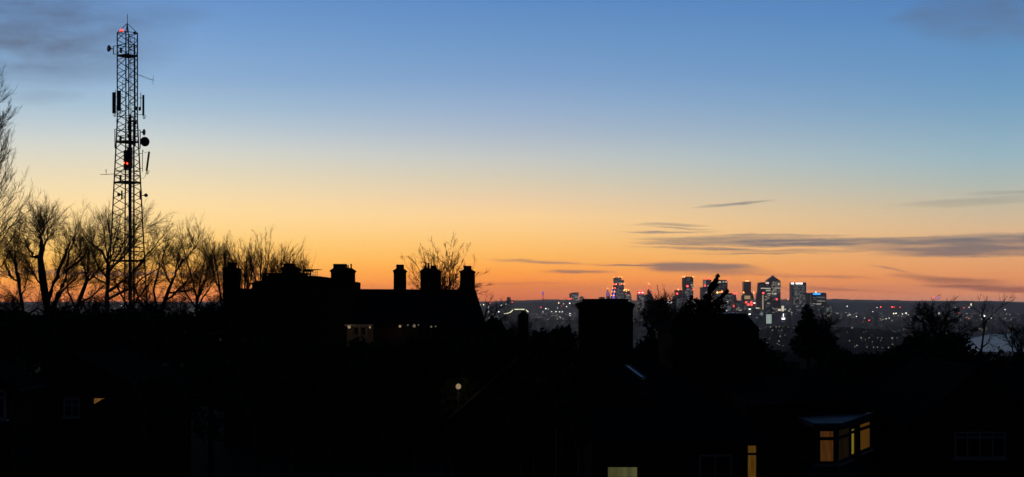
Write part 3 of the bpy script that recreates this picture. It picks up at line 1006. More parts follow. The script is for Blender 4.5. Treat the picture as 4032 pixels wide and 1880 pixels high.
# the lights that stand out one by one: lantern globe on a column
LAMPS = [
    # px, py, radius px, material, look
    (1891, 1201, 2.2, 'w'), (1904, 1201, 4.0, 'a'), (1924, 1207, 2.6, 'w'), (1922, 1212, 2.2, 'w'), (1964, 1228.5, 3.6, 'w'), (1973, 1202, 4.0, 'w'), (1993, 1201, 3.0, 'w'), (1991, 1198, 2, 'w'),
    (2017, 1191, 2.6, 'r'), (1924, 1228, 2, 'w'), (1930, 1195, 2.2, 'r'), (2130, 1211, 3, 'r'), (2149, 1216, 3.4, 'w'), (2159, 1218, 2.2, 'w'), (2138, 1228.5, 2.2, 'w'), (2200, 1194, 3.6, 'a'), (2219, 1197, 3, 'w'),
    (2211, 1207, 2.8, 'r'), (2231, 1208, 3.4, 'w'), (2172, 1228, 3, 'w'), (2189, 1228, 3, 'w'), (2243, 1195, 3.4, 'w'), (2196, 1214, 2.4, 'w'), (2203, 1228.5, 2.4, 'w'), (2214, 1228, 2.4, 'w'),
    (2244, 1236, 2.6, 'w'), (2244, 1244, 2.4, 'w'), (2244, 1252, 2.6, 'w'), (2243, 1260, 3, 'w'), (2135, 1256, 2.4, 'w'), (2136, 1265, 2, 'w'), (2105, 1272, 4, 'g'), (2121, 1268, 2.6, 'g'), (2086, 1298, 2.4, 'g'), (1973, 1285, 2.6, 'g'),
    (2502, 1242.5, 4, 'w'), (2506, 1213, 2.4, 'w'), (2516, 1213, 3.2, 'w'), (2522, 1187, 2.8, 'w'), (2591.5, 1192, 4, 'r'), (2614, 1216.5, 4.2, 'r'), (2635, 1182, 2.4, 'w'), (2634, 1238, 2.4, 'w'), (2649, 1205, 2, 'w'),
    (2707, 1232, 2.8, 'w'), (2715, 1242, 3.4, 'w'), (2794, 1177.5, 3.4, 'r'), (2766, 1175, 2, 'w'), (3005, 1279, 4.4, 'rd'), (2976, 1294, 4.4, 'g'), (2968, 1294, 2.4, 'g'), (2992, 1296, 3.2, 'g'),
    (3045, 1262, 4, 'a'), (3045, 1271, 2.6, 'g'), (3113, 1205, 4, 'r'), (3181, 1206.5, 4.4, 'r'), (3138, 1209, 2.8, 'w'), (3102, 1180, 3.6, 'o'), (2958, 1193, 3.4, 'w'),
    (3034, 1288, 4, 'g'), (3041, 1301, 4, 'g'), (3056, 1288, 4.4, 'g'), (3068, 1287, 4, 'g'), (3083, 1288, 3, 'g'), (3067, 1301, 3, 'g'), (3078, 1301, 2.8, 'g'), (3103, 1288, 2.6, 'g'), (3125, 1292, 3, 'g'), (3140, 1303, 3, 'g'), (3017, 1288, 2.4, 'g'),
    (3072, 1325, 4, 'g'), (3067, 1344, 4.4, 'g'), (3060, 1354, 4, 'g'), (3068, 1358, 4, 'g'), (3084, 1362, 3.4, 'g'), (3139, 1344, 4, 'g'), (3090, 1320, 3, 'g'), (3030, 1335, 2.8, 'g'), (3020, 1349, 2.6, 'g'), (3014, 1328, 2.4, 'g'), (3130, 1335, 2.6, 'g'),
    (3262, 1243, 4, 'w'), (3255, 1278, 3.2, 'a2'), (3263, 1278, 3, 'a2'), (3262, 1283, 2.6, 'a2'), (3276, 1276, 2.4, 'g'),
    (3336, 1207, 2.4, 'w'), (3347, 1241, 2.6, 'w'), (3372, 1247, 2.6, 'w'), (3341, 1261, 3.6, 'w'), (3437, 1228, 3.6, 'w'), (3453, 1211.5, 2.4, 'w'), (3468, 1210, 4.6, 'r'), (3405, 1254, 3.2, 'w'), (3512.5, 1210, 4, 'r'), (3520.5, 1210, 3.2, 'r'), (3544, 1211, 3, 'r'),
    (3519, 1235.5, 3.4, 'a'), (3528, 1234.5, 3.8, 'w'), (3568, 1234, 4.8, 'w'), (3553, 1237, 2.8, 'w'), (3577, 1240, 2.4, 'w'), (3422, 1262, 3.4, 'r'), (3446, 1259, 3.8, 'r'), (3401, 1270, 3, 'rd'), (3489, 1256, 2.8, 'w'), (3501, 1253, 2.4, 'w'),
    (3675, 1172, 3.8, 'r'), (3686, 1174.5, 3.8, 'b'), (3692.5, 1173, 3.0, 'b'), (3644, 1238, 2.2, 'w'), (3698, 1235, 4, 'w'), (3756, 1236.5, 3.8, 'w'), (3776, 1233, 3, 'rd'), (3796, 1212.5, 3, 'r'), (3814, 1255, 3, 'rd'), (3816, 1211, 2.6, 'w'), (3823.5, 1198, 3.2, 'a'), (3823.5, 1203, 2.4, 'a'), (3763, 1212, 2, 'w'),
    (3876, 1245, 4.4, 'w'), (3902, 1253, 2.6, 'w'), (3957, 1219.5, 2.4, 'w'), (3978, 1239, 2.4, 'w'), (3963, 1237, 2.0, 'w'),
    (3345, 1342, 4, 'g'), (3355, 1291, 4.6, 'g'), (3391, 1331, 4.4, 'g'), (3395, 1340, 3, 'g'), (3422, 1331, 5, 'g'), (3408, 1338, 3, 'g'), (3435, 1346, 4.4, 'g'), (3456, 1331, 4, 'g'), (3468, 1341, 4, 'g'), (3472, 1331, 3, 'g'),
    (3374, 1361, 4.6, 'g'), (3366, 1366, 3, 'g'), (3414, 1367, 5, 'g'), (3440, 1368, 3.6, 'g'), (3455, 1368, 4, 'g'), (3474, 1369, 3.6, 'g'), (3499, 1369, 4, 'g'), (3513, 1332, 5, 'g'), (3532, 1331, 3.6, 'g'), (3558, 1314, 3, 'g'), (3623, 1334, 4.4, 'g'), (3607, 1350, 3, 'g'), (3514, 1356, 3, 'g'), (3489, 1387, 2.6, 'g'), (3528, 1411, 3.6, 'g'),
    (3650, 1305, 2.4, 'g'), (3827, 1369, 4, 'g'), (3922, 1380, 3.4, 'g'), (3973, 1305, 4, 'g'), (3883, 1299, 3.2, 'g'), (3859, 1296, 2.6, 'g'), (3926, 1287, 3, 'g'), (3768, 1321, 2.6, 'g'),
    (25, 1200, 2.2, 'w'), (228, 1207, 3, 'a'), (285, 1194, 3, 'w'), (300, 1198, 2.4, 'w'), (365, 1188, 3, 'w'), (480, 1205, 3, 'w'), (478, 1160 + 45, 2.2, 'w'), (716, 1212, 2.6, 'a'), (848, 1183, 2.4, 'a'), (656, 1192, 2.2, 'w'), (672, 1251, 1.6, 'g'), (452, 1214, 2.2, 'w'),
    (155, 1226, 2.6, 'w'), (163, 1222, 2, 'w'),
]
LM = {'w': (e_white, 'white'), 'a': (emit('warm_lamp', (1, .8, .45), 4), 'warm yellow'), 'a2': (emit('dim_warm_lamp', (1, .6, .25), .16), 'dim amber'), 'o': (e_orange, 'orange'), 'r': (e_red, 'red'), 'rd': (e_red_dim, 'dull red'),
      'g': (emit('grey_lamp', (1, .93, .74), .17), 'dim pale'), 'b': (e_blue_led, 'blue violet')}


def lamp_spot(px):
    for lim, s in ((1000, 'behind the bare trees at the left'), (2050, 'right of the chimneyed house'), (2260, 'between the slim and the big chimney'), (2660, 'just right of the big chimney'), (2940, 'behind the conifer'),
                   (3160, 'below the pyramid tower'), (3300, 'beside the dark bush'), (3600, 'on the plain left of the broad bare tree'), (3790, 'behind the broad bare tree'), (4100, 'on the plain by the river')):
        if px < lim:
            return s


for px, py, r, k in LAMPS:
    m, cname = LM[k]
    if 2860 < px < 3660 and py > spur_top(px) - 2:
        d = 17.0 * F / (py - HY)
    elif py > HY + 12:
        d = min(9500, (EYE - 20) * F / (py - HY))
    else:
        d = 8500
    c = pix(px, py, d)
    zb_ = c[2] - 7 if d < 1500 else 4.8
    t = thing('lamp_post', f'{cname} lamp shining {lamp_spot(px)}', 'lamp', (c[0], d, zb_), f'{cname} lamps {lamp_spot(px)}')
    k_ = R.uniform(.42, .78) if k != 'r' else R.uniform(.5, .72)
    MB().ball(c, r * k_ / F * d, 8).build('lantern', m, t)
    MB().bar((c[0], d + .4, zb_), (c[0], d + .4, c[2]), .18 if d > 1500 else .03).build('column', m_steel_dark, t)

# ------------------------------------------------------------------ lattice mast
DM = 154.0
S = DM / F                       # metres per picture row at the mast
CX = (501.5 - HX) * S
gz = ground(CX, DM) - .2


def mz(y):
    return EYE + (HY - y) * S


def mhw(y):
    return (38.5 + .05 * max(0, y - 480)) * S


TH = math.radians(6.7)


def leg(i, y, k=1.0):
    a = TH + i * math.pi / 2
    h = mhw(y) / math.cos(TH) * k
    return np.array([CX + h * math.cos(a), DM + h * math.sin(a), mz(y)])


mast = thing('lattice_mast', 'tall steel lattice telecom mast hung with dishes and panel antennas', 'mast', (CX, DM, gz))
ybase = HY + (EYE - gz) / S
for i in range(4):
    mb = MB()
    mb.bar(leg(i, 130), leg(i, 480), .068, 6)
    mb.bar(leg(i, 480), leg(i, ybase), .075, 6)
    mb.build('leg', m_steel_dark, mast)
ynodes = [132.0]
while ynodes[-1] < ybase - 20:
    ynodes.append(ynodes[-1] + 26.5 + max(0, ynodes[-1] - 480) * .008)
for f in range(4):
    for k in range(len(ynodes) - 1):
        a, b = (f, (f + 1) % 4) if k % 2 else ((f + 1) % 4, f)
        MB().bar(leg(a, ynodes[k]), leg(b, ynodes[k + 1]), .042 if ynodes[k] < 500 else .044, 4).build('brace', m_steel_dark, mast)
for y in (131, 180, 222, 460, 515, 538, 562, 675, 693, 722, 975, 990, 1028):
    for f in range(4):
        MB().bar(leg(f, y), leg((f + 1) % 4, y), .04, 4).build('girt', m_steel_dark, mast)
# working platforms
for y, k in ((220, 1.0), (559, 1.06), (718, 1.0), (1027, 1.0)):
    pts = [leg(i, y, k) for i in range(4)]
    mb = MB()
    mb.hexa([p - np.array([0, 0, .12]) for p in pts], [p + np.array([0, 0, .06]) for p in pts])
    mb.build('platform', m_steel_dark, mast)
# pyramid cap and lightning rod
apex = np.array([CX, DM, mz(93)])
for i in range(4):
    MB().bar(leg(i, 130), apex, .045, 4).build('cap_bar', m_steel_dark, mast)
MB().bar(apex - np.array([0, 0, .3]), (CX, DM, mz(57)), .035, 5).build('lightning_rod', m_steel_dark, mast)
MB().bar((CX, DM, mz(131)), apex, .06, 5).build('cap_post', m_steel_dark, mast)


def mp(x, y, dy=0.0):
    return np.array([(x - HX) * S, DM + dy, mz(y)])


# aviation light on the top ring
lb = MB().lathe(mp(483.5, 132, -.5), (0, 0, 1), [(0, .12), (.10, .16), (.16, .14)], 10).build('beacon_base', m_steel_dark, mast)
MB().lathe(mp(483.5, 129, -.5), (0, 0, 1), [(0, .14), (.10, .19), (.22, .15), (.28, .05)], 10).build('beacon_lens', emit('mast_beacon', (1, .055, .045), 3.6), mast)
MB().ball(mp(533, 132, -.3), .16, 8).build('spare_beacon', m_steel_dark, mast)
# ladder, cable tray and waveguide
lad = MB()
for x in (512, 526.5):
    lad.bar(mp(x, 143, .3), mp(x, ybase, .3), .035, 4)
lad.build('ladder_rail', m_steel_dark, mast)
y = 150.0
mb = MB()
while y < ybase - 5:
    mb.bar(mp(512, y, .3), mp(526.5, y, .3), .022, 4)
    y += 12
o = mb.build('ladder_rungs', m_steel_dark, mast)
MB().bar(mp(524, 172, .55), mp(526, 575, .55), .10, 8).build('waveguide', m_pipe, mast)
MB().bar(mp(504.5, 132, .1), mp(505, 470, .1), .04, 5).build('cable', m_cable, mast)
mb = MB()
for q in range(7):
    x = 506 + q * 1.6 + R.uniform(-.5, .5)
    mb.bar(mp(x, 462 + R.uniform(-12, 30), .1), mp(x + R.uniform(-1, 1), ybase, .1), .035, 5)
mb.build('cable_bundle', m_cable, mast)
mb = MB()
for q in range(3):
    x = 523 + q * 1.6
    mb.bar(mp(x, 465 + q * 6, .15), mp(x + 1, ybase, .15), .035, 5)
mb.build('cable_bundle', m_cable, mast)
for q in range(9):
    yy = 466 + q * 9 + R.uniform(-3, 3)
    x = R.uniform(505, 525)
    MB().box((x - HX) * S - .09, (x - HX) * S + .10, DM - .35, DM - .1, mz(yy + 7), mz(yy)).build('junction_box', m_steel_dark, mast)
# cabinets with red lamps
for x0, x1, y0, y1 in ((497.5, 512, 597, 672), (511, 528, 584, 663)):
    MB().box((x0 - HX) * S, (x1 - HX) * S, DM - 1.1, DM - .6, mz(y1), mz(y0)).build('equipment_cabinet', mat('dark_red_cabinet', (.05, .028, .026), .6), mast)
for x, y, r in ((500.3, 646, .07), (512.3, 648.5, .085)):
    MB().ball(mp(x, y, -1.16), r, 8).build('red_lamp', emit('cabinet_lamp', (1, .06, .02), 5), mast)


# panel antennas
def panel(x0, x1, y0, y1, dep=-.9, tilt=0.0, pole=None, arms=()):
    mb = MB()
    w = (x1 - x0) * S
    mb.M = Matrix.Translation(Vector(mp((x0 + x1) / 2, y1, dep))) @ Matrix.Rotation(tilt, 4, 'Y')
    h = (y1 - y0) * S
    b = w * .18
    poly = [(-w / 2 + b, -.09), (w / 2 - b, -.09), (w / 2, -.04), (w / 2, .07), (-w / 2, .07), (-w / 2, -.04)]
    n = 6
    vv = [(x, yy, 0) for x, yy in poly] + [(x, yy, h) for x, yy in poly]
    mb.add(vv, [tuple(range(n))[::-1], tuple(range(n, 2 * n))] + [(i, (i + 1) % n, n + (i + 1) % n, n + i) for i in range(n)])
    o = mb.build('panel_antenna', m_panel, mast)
    if pole:
        px, py0, py1 = pole
        MB().bar(mp(px, py0, dep), mp(px, py1, dep), .035, 6).build('mounting_pole', m_steel_dark, o)
    for ax0, ax1, ay in arms:
        MB().bar(mp(ax0, ay, dep * .4), mp(ax1, ay, dep), .035, 4).build('arm', m_steel_dark, o)
    # tail cables
    mb = MB()
    for k in range(3):
        xc = x0 + (x1 - x0) * (.25 + .25 * k)
        pts = [mp(xc + d_, y1 + e_, dep) for d_, e_ in ((0, -1), (.5 + k * .3, 9), (3 - k, 14), (5 + k, 10), (7 + k, -2))]
        mb.path(pts, .018, 4)
    mb.build('tail_cable', m_pipe, o)
    return o


panel(446.2, 459.5, 366.5, 449, -.4, 0, (459.5, 359, 452), ((461, 452, 384), (461, 452, 442)))
panel(475, 487.5, 364, 443, -1.15, 0, (486, 362, 446), ((480, 495, 378), (480, 495, 432)))
panel(561.5, 569, 375.5, 456, -.1, 0, (555.3, 366, 436), ((541, 563, 387), (541, 563, 453)))
panel(574.5, 581.5, 597.5, 674, -.1, math.radians(7.5), (562.3, 590, 677), ((545, 563, 605.5), (547, 563, 664)))
for x, y0, y1 in ((542, 423, 437), (553, 424, 438), (466, 419, 436), (466, 474, 486), (538, 478, 492)):
    MB().box((x - 2.8 - HX) * S, (x + 2.8 - HX) * S, DM - .5, DM - .25, mz(y1), mz(y0)).build('radio_unit', m_steel_dark, mast)
MB().path([mp(580, 676), mp(572 + 1.5, 684), mp(573, 693), mp(567, 701), mp(553, 704)], .02, 4).build('drip_cable', m_cable, mast)
MB().path([mp(563, 592), mp(567, 600), mp(573, 603), mp(579, 598)], .02, 4).build('drip_cable', m_cable, mast)
# rectangular side frames
for xa, xb, ya, yb in ((452.5, 462, 509.5, 584), (543.5, 552, 513, 586), (446.5, 463, 182, 214)):
    mb = MB()
    inner = xa if xa < 480 and xa != 543.5 else xb
    mb.bar(mp(inner, ya), mp(inner, yb), .055, 4)
    other = xb if inner == xa else xa
    mb.bar(mp(inner, ya), mp(other, ya), .045, 4)
    mb.bar(mp(inner, yb), mp(other, yb), .045, 4)
    mb.build('mounting_frame', m_steel_dark, mast)


# dishes
def dish(x, y, r, axis, dep=0.0, hub=None, drum=.28):
    c = mp(x, y, dep)
    rr = r * S
    ax = np.array(axis, float)
    ax /= np.linalg.norm(ax)
    o = MB().lathe(c - ax * rr * drum * 2.2, ax, [(0, .05), (rr * .3, rr * .45), (rr * drum * 2.0, rr * .96), (rr * drum * 2.5, rr), (rr * drum * 3.1, rr), (rr * drum * 3.2, rr * .85), (rr * drum * 3.4, rr * .2)], 20).build('dish_antenna', m_panel, mast, smooth=False)
    if hub:
        MB().bar(c - ax * rr * drum * 2.1, mp(*hub), .05, 6).build('bracket', m_steel_dark, o)
    return o


dish(432, 193, 13, (-.78, -.62, .04), -.2, (446.5, 193), .34)
dish(572, 560, 19, (.62, -.78, -.02), -.3, (552, 559))
dish(566, 521.5, 12.3, (1, -.12, -.05), 0, (552, 521))
dish(478.5, 770, 7.2, (-.3, -1, 0), -1.0, (491, 770, -1.2))
dish(576, 770, 7.2, (.3, -1, 0), -.1, (557, 770))
dish(472.5, 942, 7.2, (-.35, -1, 0), -1.0, (486, 942, -1.2))
MB().box((551 - HX) * S, (558 - HX) * S, DM - .2, DM + .1, mz(787), mz(753)).build('bracket_plate', m_steel_dark, mast)
MB().box((489.5 - HX) * S, (494 - HX) * S, DM - 1.3, DM - 1.1, mz(787), mz(754)).build('bracket_plate', m_steel_dark, mast)
# yagi arms
ya = MB().bar(mp(543, 294.5), mp(607, 317), .028, 5, .02).build('yagi_antenna', m_steel_dark, mast)
MB().bar(mp(603.5, 299.5), mp(601.8, 333), .022, 5).build('element', m_pipe, ya)
MB().path([mp(548, 298), mp(575, 312), mp(600, 316)], .012, 4).build('feed_cable', m_cable, ya)
ya = MB().bar(mp(395.5, 688), mp(462, 685.5), .03, 5).build('yagi_antenna', m_steel_dark, mast)
MB().bar(mp(418, 667.5), mp(418.5, 690), .028, 5, .02).build('element', m_steel_dark, ya)
MB().bar(mp(416, 667.5), mp(419, 690), .018, 4).build('element', m_steel_dark, ya)
# gear boxes and short stub aerials standing on platforms
for x, y0, y1 in ((483, 193, 213), (481, 538, 558), (481, 693, 713)):
    MB().box((x - 3 - HX) * S, (x + 3 - HX) * S, DM - .8, DM - .5, mz(y1), mz(y0)).build('gear_box', m_steel_dark, mast)
MB().path([mp(486, 320, -.3), mp(486, 366, -.3)], .03, 4).build('stub_aerial', m_steel_dark, mast)
MB().path([mp(486, 320, -.3), mp(497, 320, -.3)], .03, 4).build('stub_arm', m_steel_dark, mast)
MB().box((470 - HX) * S, (535 - HX) * S, DM - 1.4, DM + 1.4, gz - .6, mz(1215)).build('base_cabinet', m_steel_dark, mast)

# ------------------------------------------------------------------ trees
def tubes(P, Rd, n):
    N, k, _ = P.shape
    T = np.empty_like(P)
    T[:, 1:-1] = P[:, 2:] - P[:, :-2]
    T[:, 0] = P[:, 1] - P[:, 0]
    T[:, -1] = P[:, -1] - P[:, -2]
    T /= np.linalg.norm(T, axis=2, keepdims=True) + 1e-9
    ref = np.where(np.abs(T[..., 2:3]) < .9, np.array([0, 0, 1.0]), np.array([1.0, 0, 0]))
    A = np.cross(T, ref)
    A /= np.linalg.norm(A, axis=2, keepdims=True) + 1e-9
    B = np.cross(T, A)
    w = 2 * np.pi * np.arange(n) / n
    Vv = P[:, :, None, :] + Rd[:, :, None, None] * (np.cos(w)[None, None, :, None] * A[:, :, None, :] + np.sin(w)[None, None, :, None] * B[:, :, None, :])
    idx = np.arange(N * k * n).reshape(N, k, n)
    a = idx[:, :-1, :]
    b = np.roll(idx, -1, axis=2)[:, :-1, :]
    c = np.roll(idx, -1, axis=2)[:, 1:, :]
    d = idx[:, 1:, :]
    Fv = np.stack([a, b, c, d], axis=-1).reshape(-1, 4)
    return Vv.reshape(-1, 3), Fv


def norm(v):
    return v / (np.linalg.norm(v, axis=-1, keepdims=True) + 1e-9)


def grow(S0, D, L, Rr, k, wander, trop, rng, taper=.5):
    N = len(S0)
    P = np.zeros((N, k, 3))
    P[:, 0] = S0
    d = norm(D.copy())
    st = (L / (k - 1))[:, None]
    for i in range(1, k):
        d = d + wander * rng.normal(size=(N, 3))
        d[:, 2] += trop
        d = norm(d)
        P[:, i] = P[:, i - 1] + d * st
    return P, Rr[:, None] * np.linspace(1, taper, k)[None]


def spawn(P, Rd, L, n, tmin, ang, angv, lr, lv, rr, rng, up=0.0, rmax=9):
    N, k, _ = P.shape
    t = tmin + (1 - tmin) * (np.arange(n)[None] + rng.random((N, n))) / n
    t[:, -1] = 1.0
    f = np.clip(t * (k - 1), 0, k - 1 - 1e-6)
    i = f.astype(int)
    u = (f - i)[..., None]
    ar = np.arange(N)[:, None]
    pos = P[ar, i] * (1 - u) + P[ar, i + 1] * u
    tan = norm(P[ar, i + 1] - P[ar, i])
    rad = Rd[ar, i] * (1 - u[..., 0]) + Rd[ar, i + 1] * u[..., 0]
    perp = rng.normal(size=pos.shape)
    perp -= (perp * tan).sum(-1, keepdims=True) * tan
    perp = norm(perp)
    an = ang + angv * rng.normal(size=t.shape)
    an[:, -1] *= .4
    d = np.cos(an)[..., None] * tan + np.sin(an)[..., None] * perp
    d[..., 2] += up
    Lc = L[:, None] * lr * (1 - .35 * (t - tmin)) * np.clip(1 + lv * rng.normal(size=t.shape), .4, 1.8)
    return pos.reshape(-1, 3), norm(d).reshape(-1, 3), Lc.reshape(-1), np.minimum(rad.reshape(-1) * rr, rmax)


def resample(pts, k):
    pts = np.array(pts, float)
    s = np.concatenate([[0], np.cumsum(np.linalg.norm(np.diff(pts[:, :3], axis=0), axis=1))])
    return np.stack([np.interp(np.linspace(0, s[-1], k), s, pts[:, j]) for j in range(4)], axis=1)


def make_tree(name, label, d, trunk, limbs, seed, lv, group=None, dep=1.6, twig=.0072, cat='tree', ws=.78, rcap=.020):
    """trunk / limbs: picture points (x, y, thickness) placed at distance d; lv: list of (n, tmin, angle, length m or ratio, wander, tropism, k)"""
    rng = np.random.default_rng(seed)
    s = d / F

    def world_pts(pl, dy0=0.0, dy1=0.0):
        n = len(pl)
        return [(*(pix(x, y, d) + np.array([0, dy0 + (dy1 - dy0) * (i / max(1, n - 1)), 0])), w * ws * s / 2) for i, (x, y, w) in enumerate(pl)]

    tp = world_pts(trunk)
    gz_ = ground(tp[0][0], d) - .3
    if tp[0][2] > gz_:
        tp = [(tp[0][0], d, gz_, tp[0][3] * 1.3)] + tp
    root = thing(name, label, cat, (tp[0][0], d, gz_), group)
    o0 = ROOT[root.name]
    k = 12
    tr = resample(tp, k)
    tr[1:-1, :2] += rng.normal(size=(k - 2, 2)) * .03
    Vv, Fv = tubes(tr[None, :, :3] - o0, tr[None, :, 3] * (1 + .12 * rng.normal(size=(1, k))), 9)
    link_mesh('trunk', raw_mesh('trunk', Vv, Fv, m_bark), root)
    LP, LR = [], []
    for pl in limbs:
        q = resample(world_pts(pl, 0, rng.normal() * dep), 10)
        q[1:, :3] += rng.normal(size=(9, 3)) * .05
        Vv, Fv = tubes(q[None, :, :3] - o0, q[None, :, 3] * (1 + .1 * rng.normal(size=(1, 10))), 7)
        link_mesh('limb', raw_mesh('limb', Vv, Fv, m_bark), root)
        LP.append(q[:, :3])
        LR.append(q[:, 3])
    P, Rd = np.array(LP), np.array(LR)
    L = np.linalg.norm(P[:, -1] - P[:, 0], axis=1)
    AV, AF, off = [], [], 0
    for li, (n, tmin, ang, lr, wander, trop, kk, absL) in enumerate(lv):
        s0, D, Lc, Rc = spawn(P, Rd, np.ones(len(P)) if absL else L, n, tmin, ang, .25, lr, .3, .6, rng, 0.0, rcap * (1, .62, .45, .4)[li])
        Rc = np.maximum(Rc, twig * (1.3 if li < len(lv) - 1 else 1.0))
        P, Rd = grow(s0, D, Lc, Rc, kk, wander, trop, rng, .55)
        Rd = np.maximum(Rd, twig * .75)
        L = Lc
        Vv, Fv = tubes(P - o0, Rd, 4 if li == 0 else 3)
        AV.append(Vv)
        AF.append(Fv + off)
        off += len(Vv)
    c = link_mesh('crown', raw_mesh('crown', np.concatenate(AV), np.concatenate(AF), m_twig), root)
    c['kind'] = 'stuff'
    return root


POL = [(20, .15, .66, 2.6, .06, .045, 7, True), (8, .12, .52, .5, .08, .03, 5, False), (8, .15, .52, .5, .08, .03, 4, False)]
# pollarded trees along the left
make_tree('pollarded_tree', 'stout pollarded bare tree with a knobbly dark trunk, left of the mast', 136,
          [(197, 1320, 46), (190, 1240, 36), (178, 1150, 32), (168, 1090, 32), (158, 1040, 36), (160, 1005, 36), (168, 968, 28)],
          [[(185, 1210, 22), (212, 1130, 18), (250, 1055, 17), (268, 1012, 15), (300, 955, 6)], [(196, 1240, 24), (236, 1140, 20), (262, 1062, 16), (325, 1005, 8)],
           [(166, 980, 18), (160, 925, 10), (172, 880, 5)], [(160, 1012, 18), (138, 1008, 14), (118, 955, 6)], [(180, 1150, 14), (135, 1092, 9), (100, 1040, 5)],
           [(168, 990, 16), (198, 938, 8), (212, 900, 4)], [(215, 1200, 14), (270, 1130, 10), (345, 1072, 5)], [(165, 1000, 14), (150, 930, 8), (128, 885, 4)], [(262, 1050, 12), (255, 985, 8), (262, 915, 4)]],
          101, POL, 'bare pollarded trees')
make_tree('pollarded_tree', 'small pollarded bare tree with a club-ended limb, at the left edge', 140,
          [(108, 1320, 26), (92, 1230, 20), (76, 1130, 17), (68, 1075, 16)],
          [[(76, 1110, 12), (48, 1102, 9), (16, 1078, 14), (6, 1066, 9)], [(70, 1095, 12), (80, 1030, 7), (76, 985, 4)], [(68, 1080, 12), (52, 1020, 7), (40, 960, 4)], [(90, 1210, 10), (40, 1180, 7), (-10, 1160, 5)], [(84, 1170, 9), (112, 1110, 6), (128, 1060, 4)], [(98, 1250, 12), (150, 1215, 8), (185, 1230, 6)]],
          102, POL, 'bare pollarded trees')
make_tree('pollarded_tree', 'leaning pollarded bare tree between the stout pollard and the mast', 142,
          [(268, 1320, 26), (300, 1220, 20), (325, 1150, 17), (345, 1095, 15)],
          [[(335, 1120, 13), (360, 1085, 9), (385, 1055, 6)], [(345, 1100, 11), (352, 1040, 7), (368, 985, 4)], [(310, 1195, 11), (350, 1170, 8), (392, 1120, 5)], [(300, 1220, 12), (275, 1140, 7), (290, 1060, 4)], [(345, 1098, 10), (325, 1030, 6), (322, 960, 4)]],
          103, POL, 'bare pollarded trees')
BIG = [(20, .08, .66, 2.4, .07, .012, 7, True), (9, .15, .5, .5, .08, .035, 5, False), (7, .2, .5, .5, .09, .02, 4, False)]
make_tree('spreading_tree', 'wide bare tree with a rounded crown of fine twigs behind the mast', 168,
          [(424, 1320, 26), (420, 1200, 21), (424, 1090, 18), (424, 1030, 15)],
          [[(424, 1035, 14), (398, 985, 10), (352, 955, 7), (325, 915, 3)], [(424, 1100, 12), (380, 1045, 9), (358, 975, 6), (375, 905, 3)], [(424, 1030, 12), (440, 950, 7), (430, 885, 3)], [(428, 1075, 13), (486, 1005, 9), (540, 920, 6), (575, 872, 3)],
           [(424, 1150, 14), (520, 1075, 10), (580, 990, 7), (640, 925, 3)], [(424, 1180, 12), (520, 1130, 8), (600, 1070, 6), (665, 1030, 3)], [(424, 1060, 10), (468, 960, 7), (490, 875, 3)], [(424, 1120, 11), (365, 1090, 7), (330, 1030, 4)], [(460, 1040, 9), (530, 960, 6), (560, 900, 3), (590, 875, 2)], [(440, 1050, 9), (480, 950, 6), (520, 872, 2)], [(424, 1020, 8), (405, 940, 5), (398, 872, 2)], [(520, 1075, 8), (600, 1010, 5), (680, 950, 2)]],
          104, BIG, 'bare trees behind the mast')
make_tree('spreading_tree', 'bare tree leaning right, just right of the mast', 150,
          [(606, 1320, 30), (630, 1235, 24), (655, 1165, 19), (690, 1085, 13), (722, 1020, 8)],
          [[(645, 1190, 14), (715, 1130, 9), (765, 1060, 5)], [(618, 1265, 15), (600, 1150, 11), (612, 1060, 7), (640, 985, 3)], [(660, 1150, 11), (735, 1148, 7), (800, 1125, 4)], [(690, 1090, 10), (690, 1020, 7), (700, 960, 3)], [(675, 1120, 9), (640, 1050, 6), (660, 980, 3)], [(625, 1250, 12), (560, 1190, 8), (545, 1120, 5)], [(715, 1035, 8), (745, 985, 5), (755, 950, 3)]],
          105, BIG, 'bare trees behind the mast')
make_tree('spreading_tree', 'bare tree with many upright limbs, left of the chimneyed house', 146,
          [(778, 1320, 24), (776, 1230, 18), (775, 1170, 15)],
          [[(775, 1190, 12), (790, 1090, 8), (810, 1000, 4)], [(775, 1180, 11), (760, 1080, 8), (745, 990, 4)], [(776, 1210, 10), (830, 1130, 7), (865, 1040, 4)], [(776, 1220, 10), (725, 1150, 7), (705, 1070, 4)], [(776, 1175, 9), (778, 1070, 6), (776, 975, 3)], [(778, 1240, 10), (860, 1190, 6), (900, 1120, 4)], [(776, 1200, 8), (805, 1120, 6), (842, 985, 3)]],
          106, BIG, 'bare trees behind the mast')
make_tree('spreading_tree', 'dark bare tree low beside the mast foot, thick with crossing branches', 158,
          [(520, 1330, 30), (516, 1260, 24), (510, 1200, 18)],
          [[(512, 1215, 14), (560, 1150, 9), (600, 1100, 5)], [(512, 1220, 13), (470, 1150, 9), (445, 1090, 5)], [(510, 1205, 12), (515, 1120, 8), (530, 1050, 4)], [(516, 1250, 12), (590, 1215, 8), (650, 1200, 5)], [(516, 1250, 12), (450, 1220, 8), (400, 1190, 5)]],
          107, BIG, 'bare trees behind the mast')
UPR = [(9, .15, .42, 1.9, .05, .06, 6, True), (7, .15, .45, .42, .07, .05, 5, False), (5, .2, .5, .5, .09, .03, 4, False)]
labs = ['leftmost bare tree with upright shoots, beside the tall left chimney', 'bare tree with upright shoots behind the gap after the left chimney', 'bare tree with upright shoots behind the left end of the flat roof',
        'bare tree with upright shoots behind the wide middle chimney', 'rightmost and lowest bare tree with shoots fanning over the roof canopy']
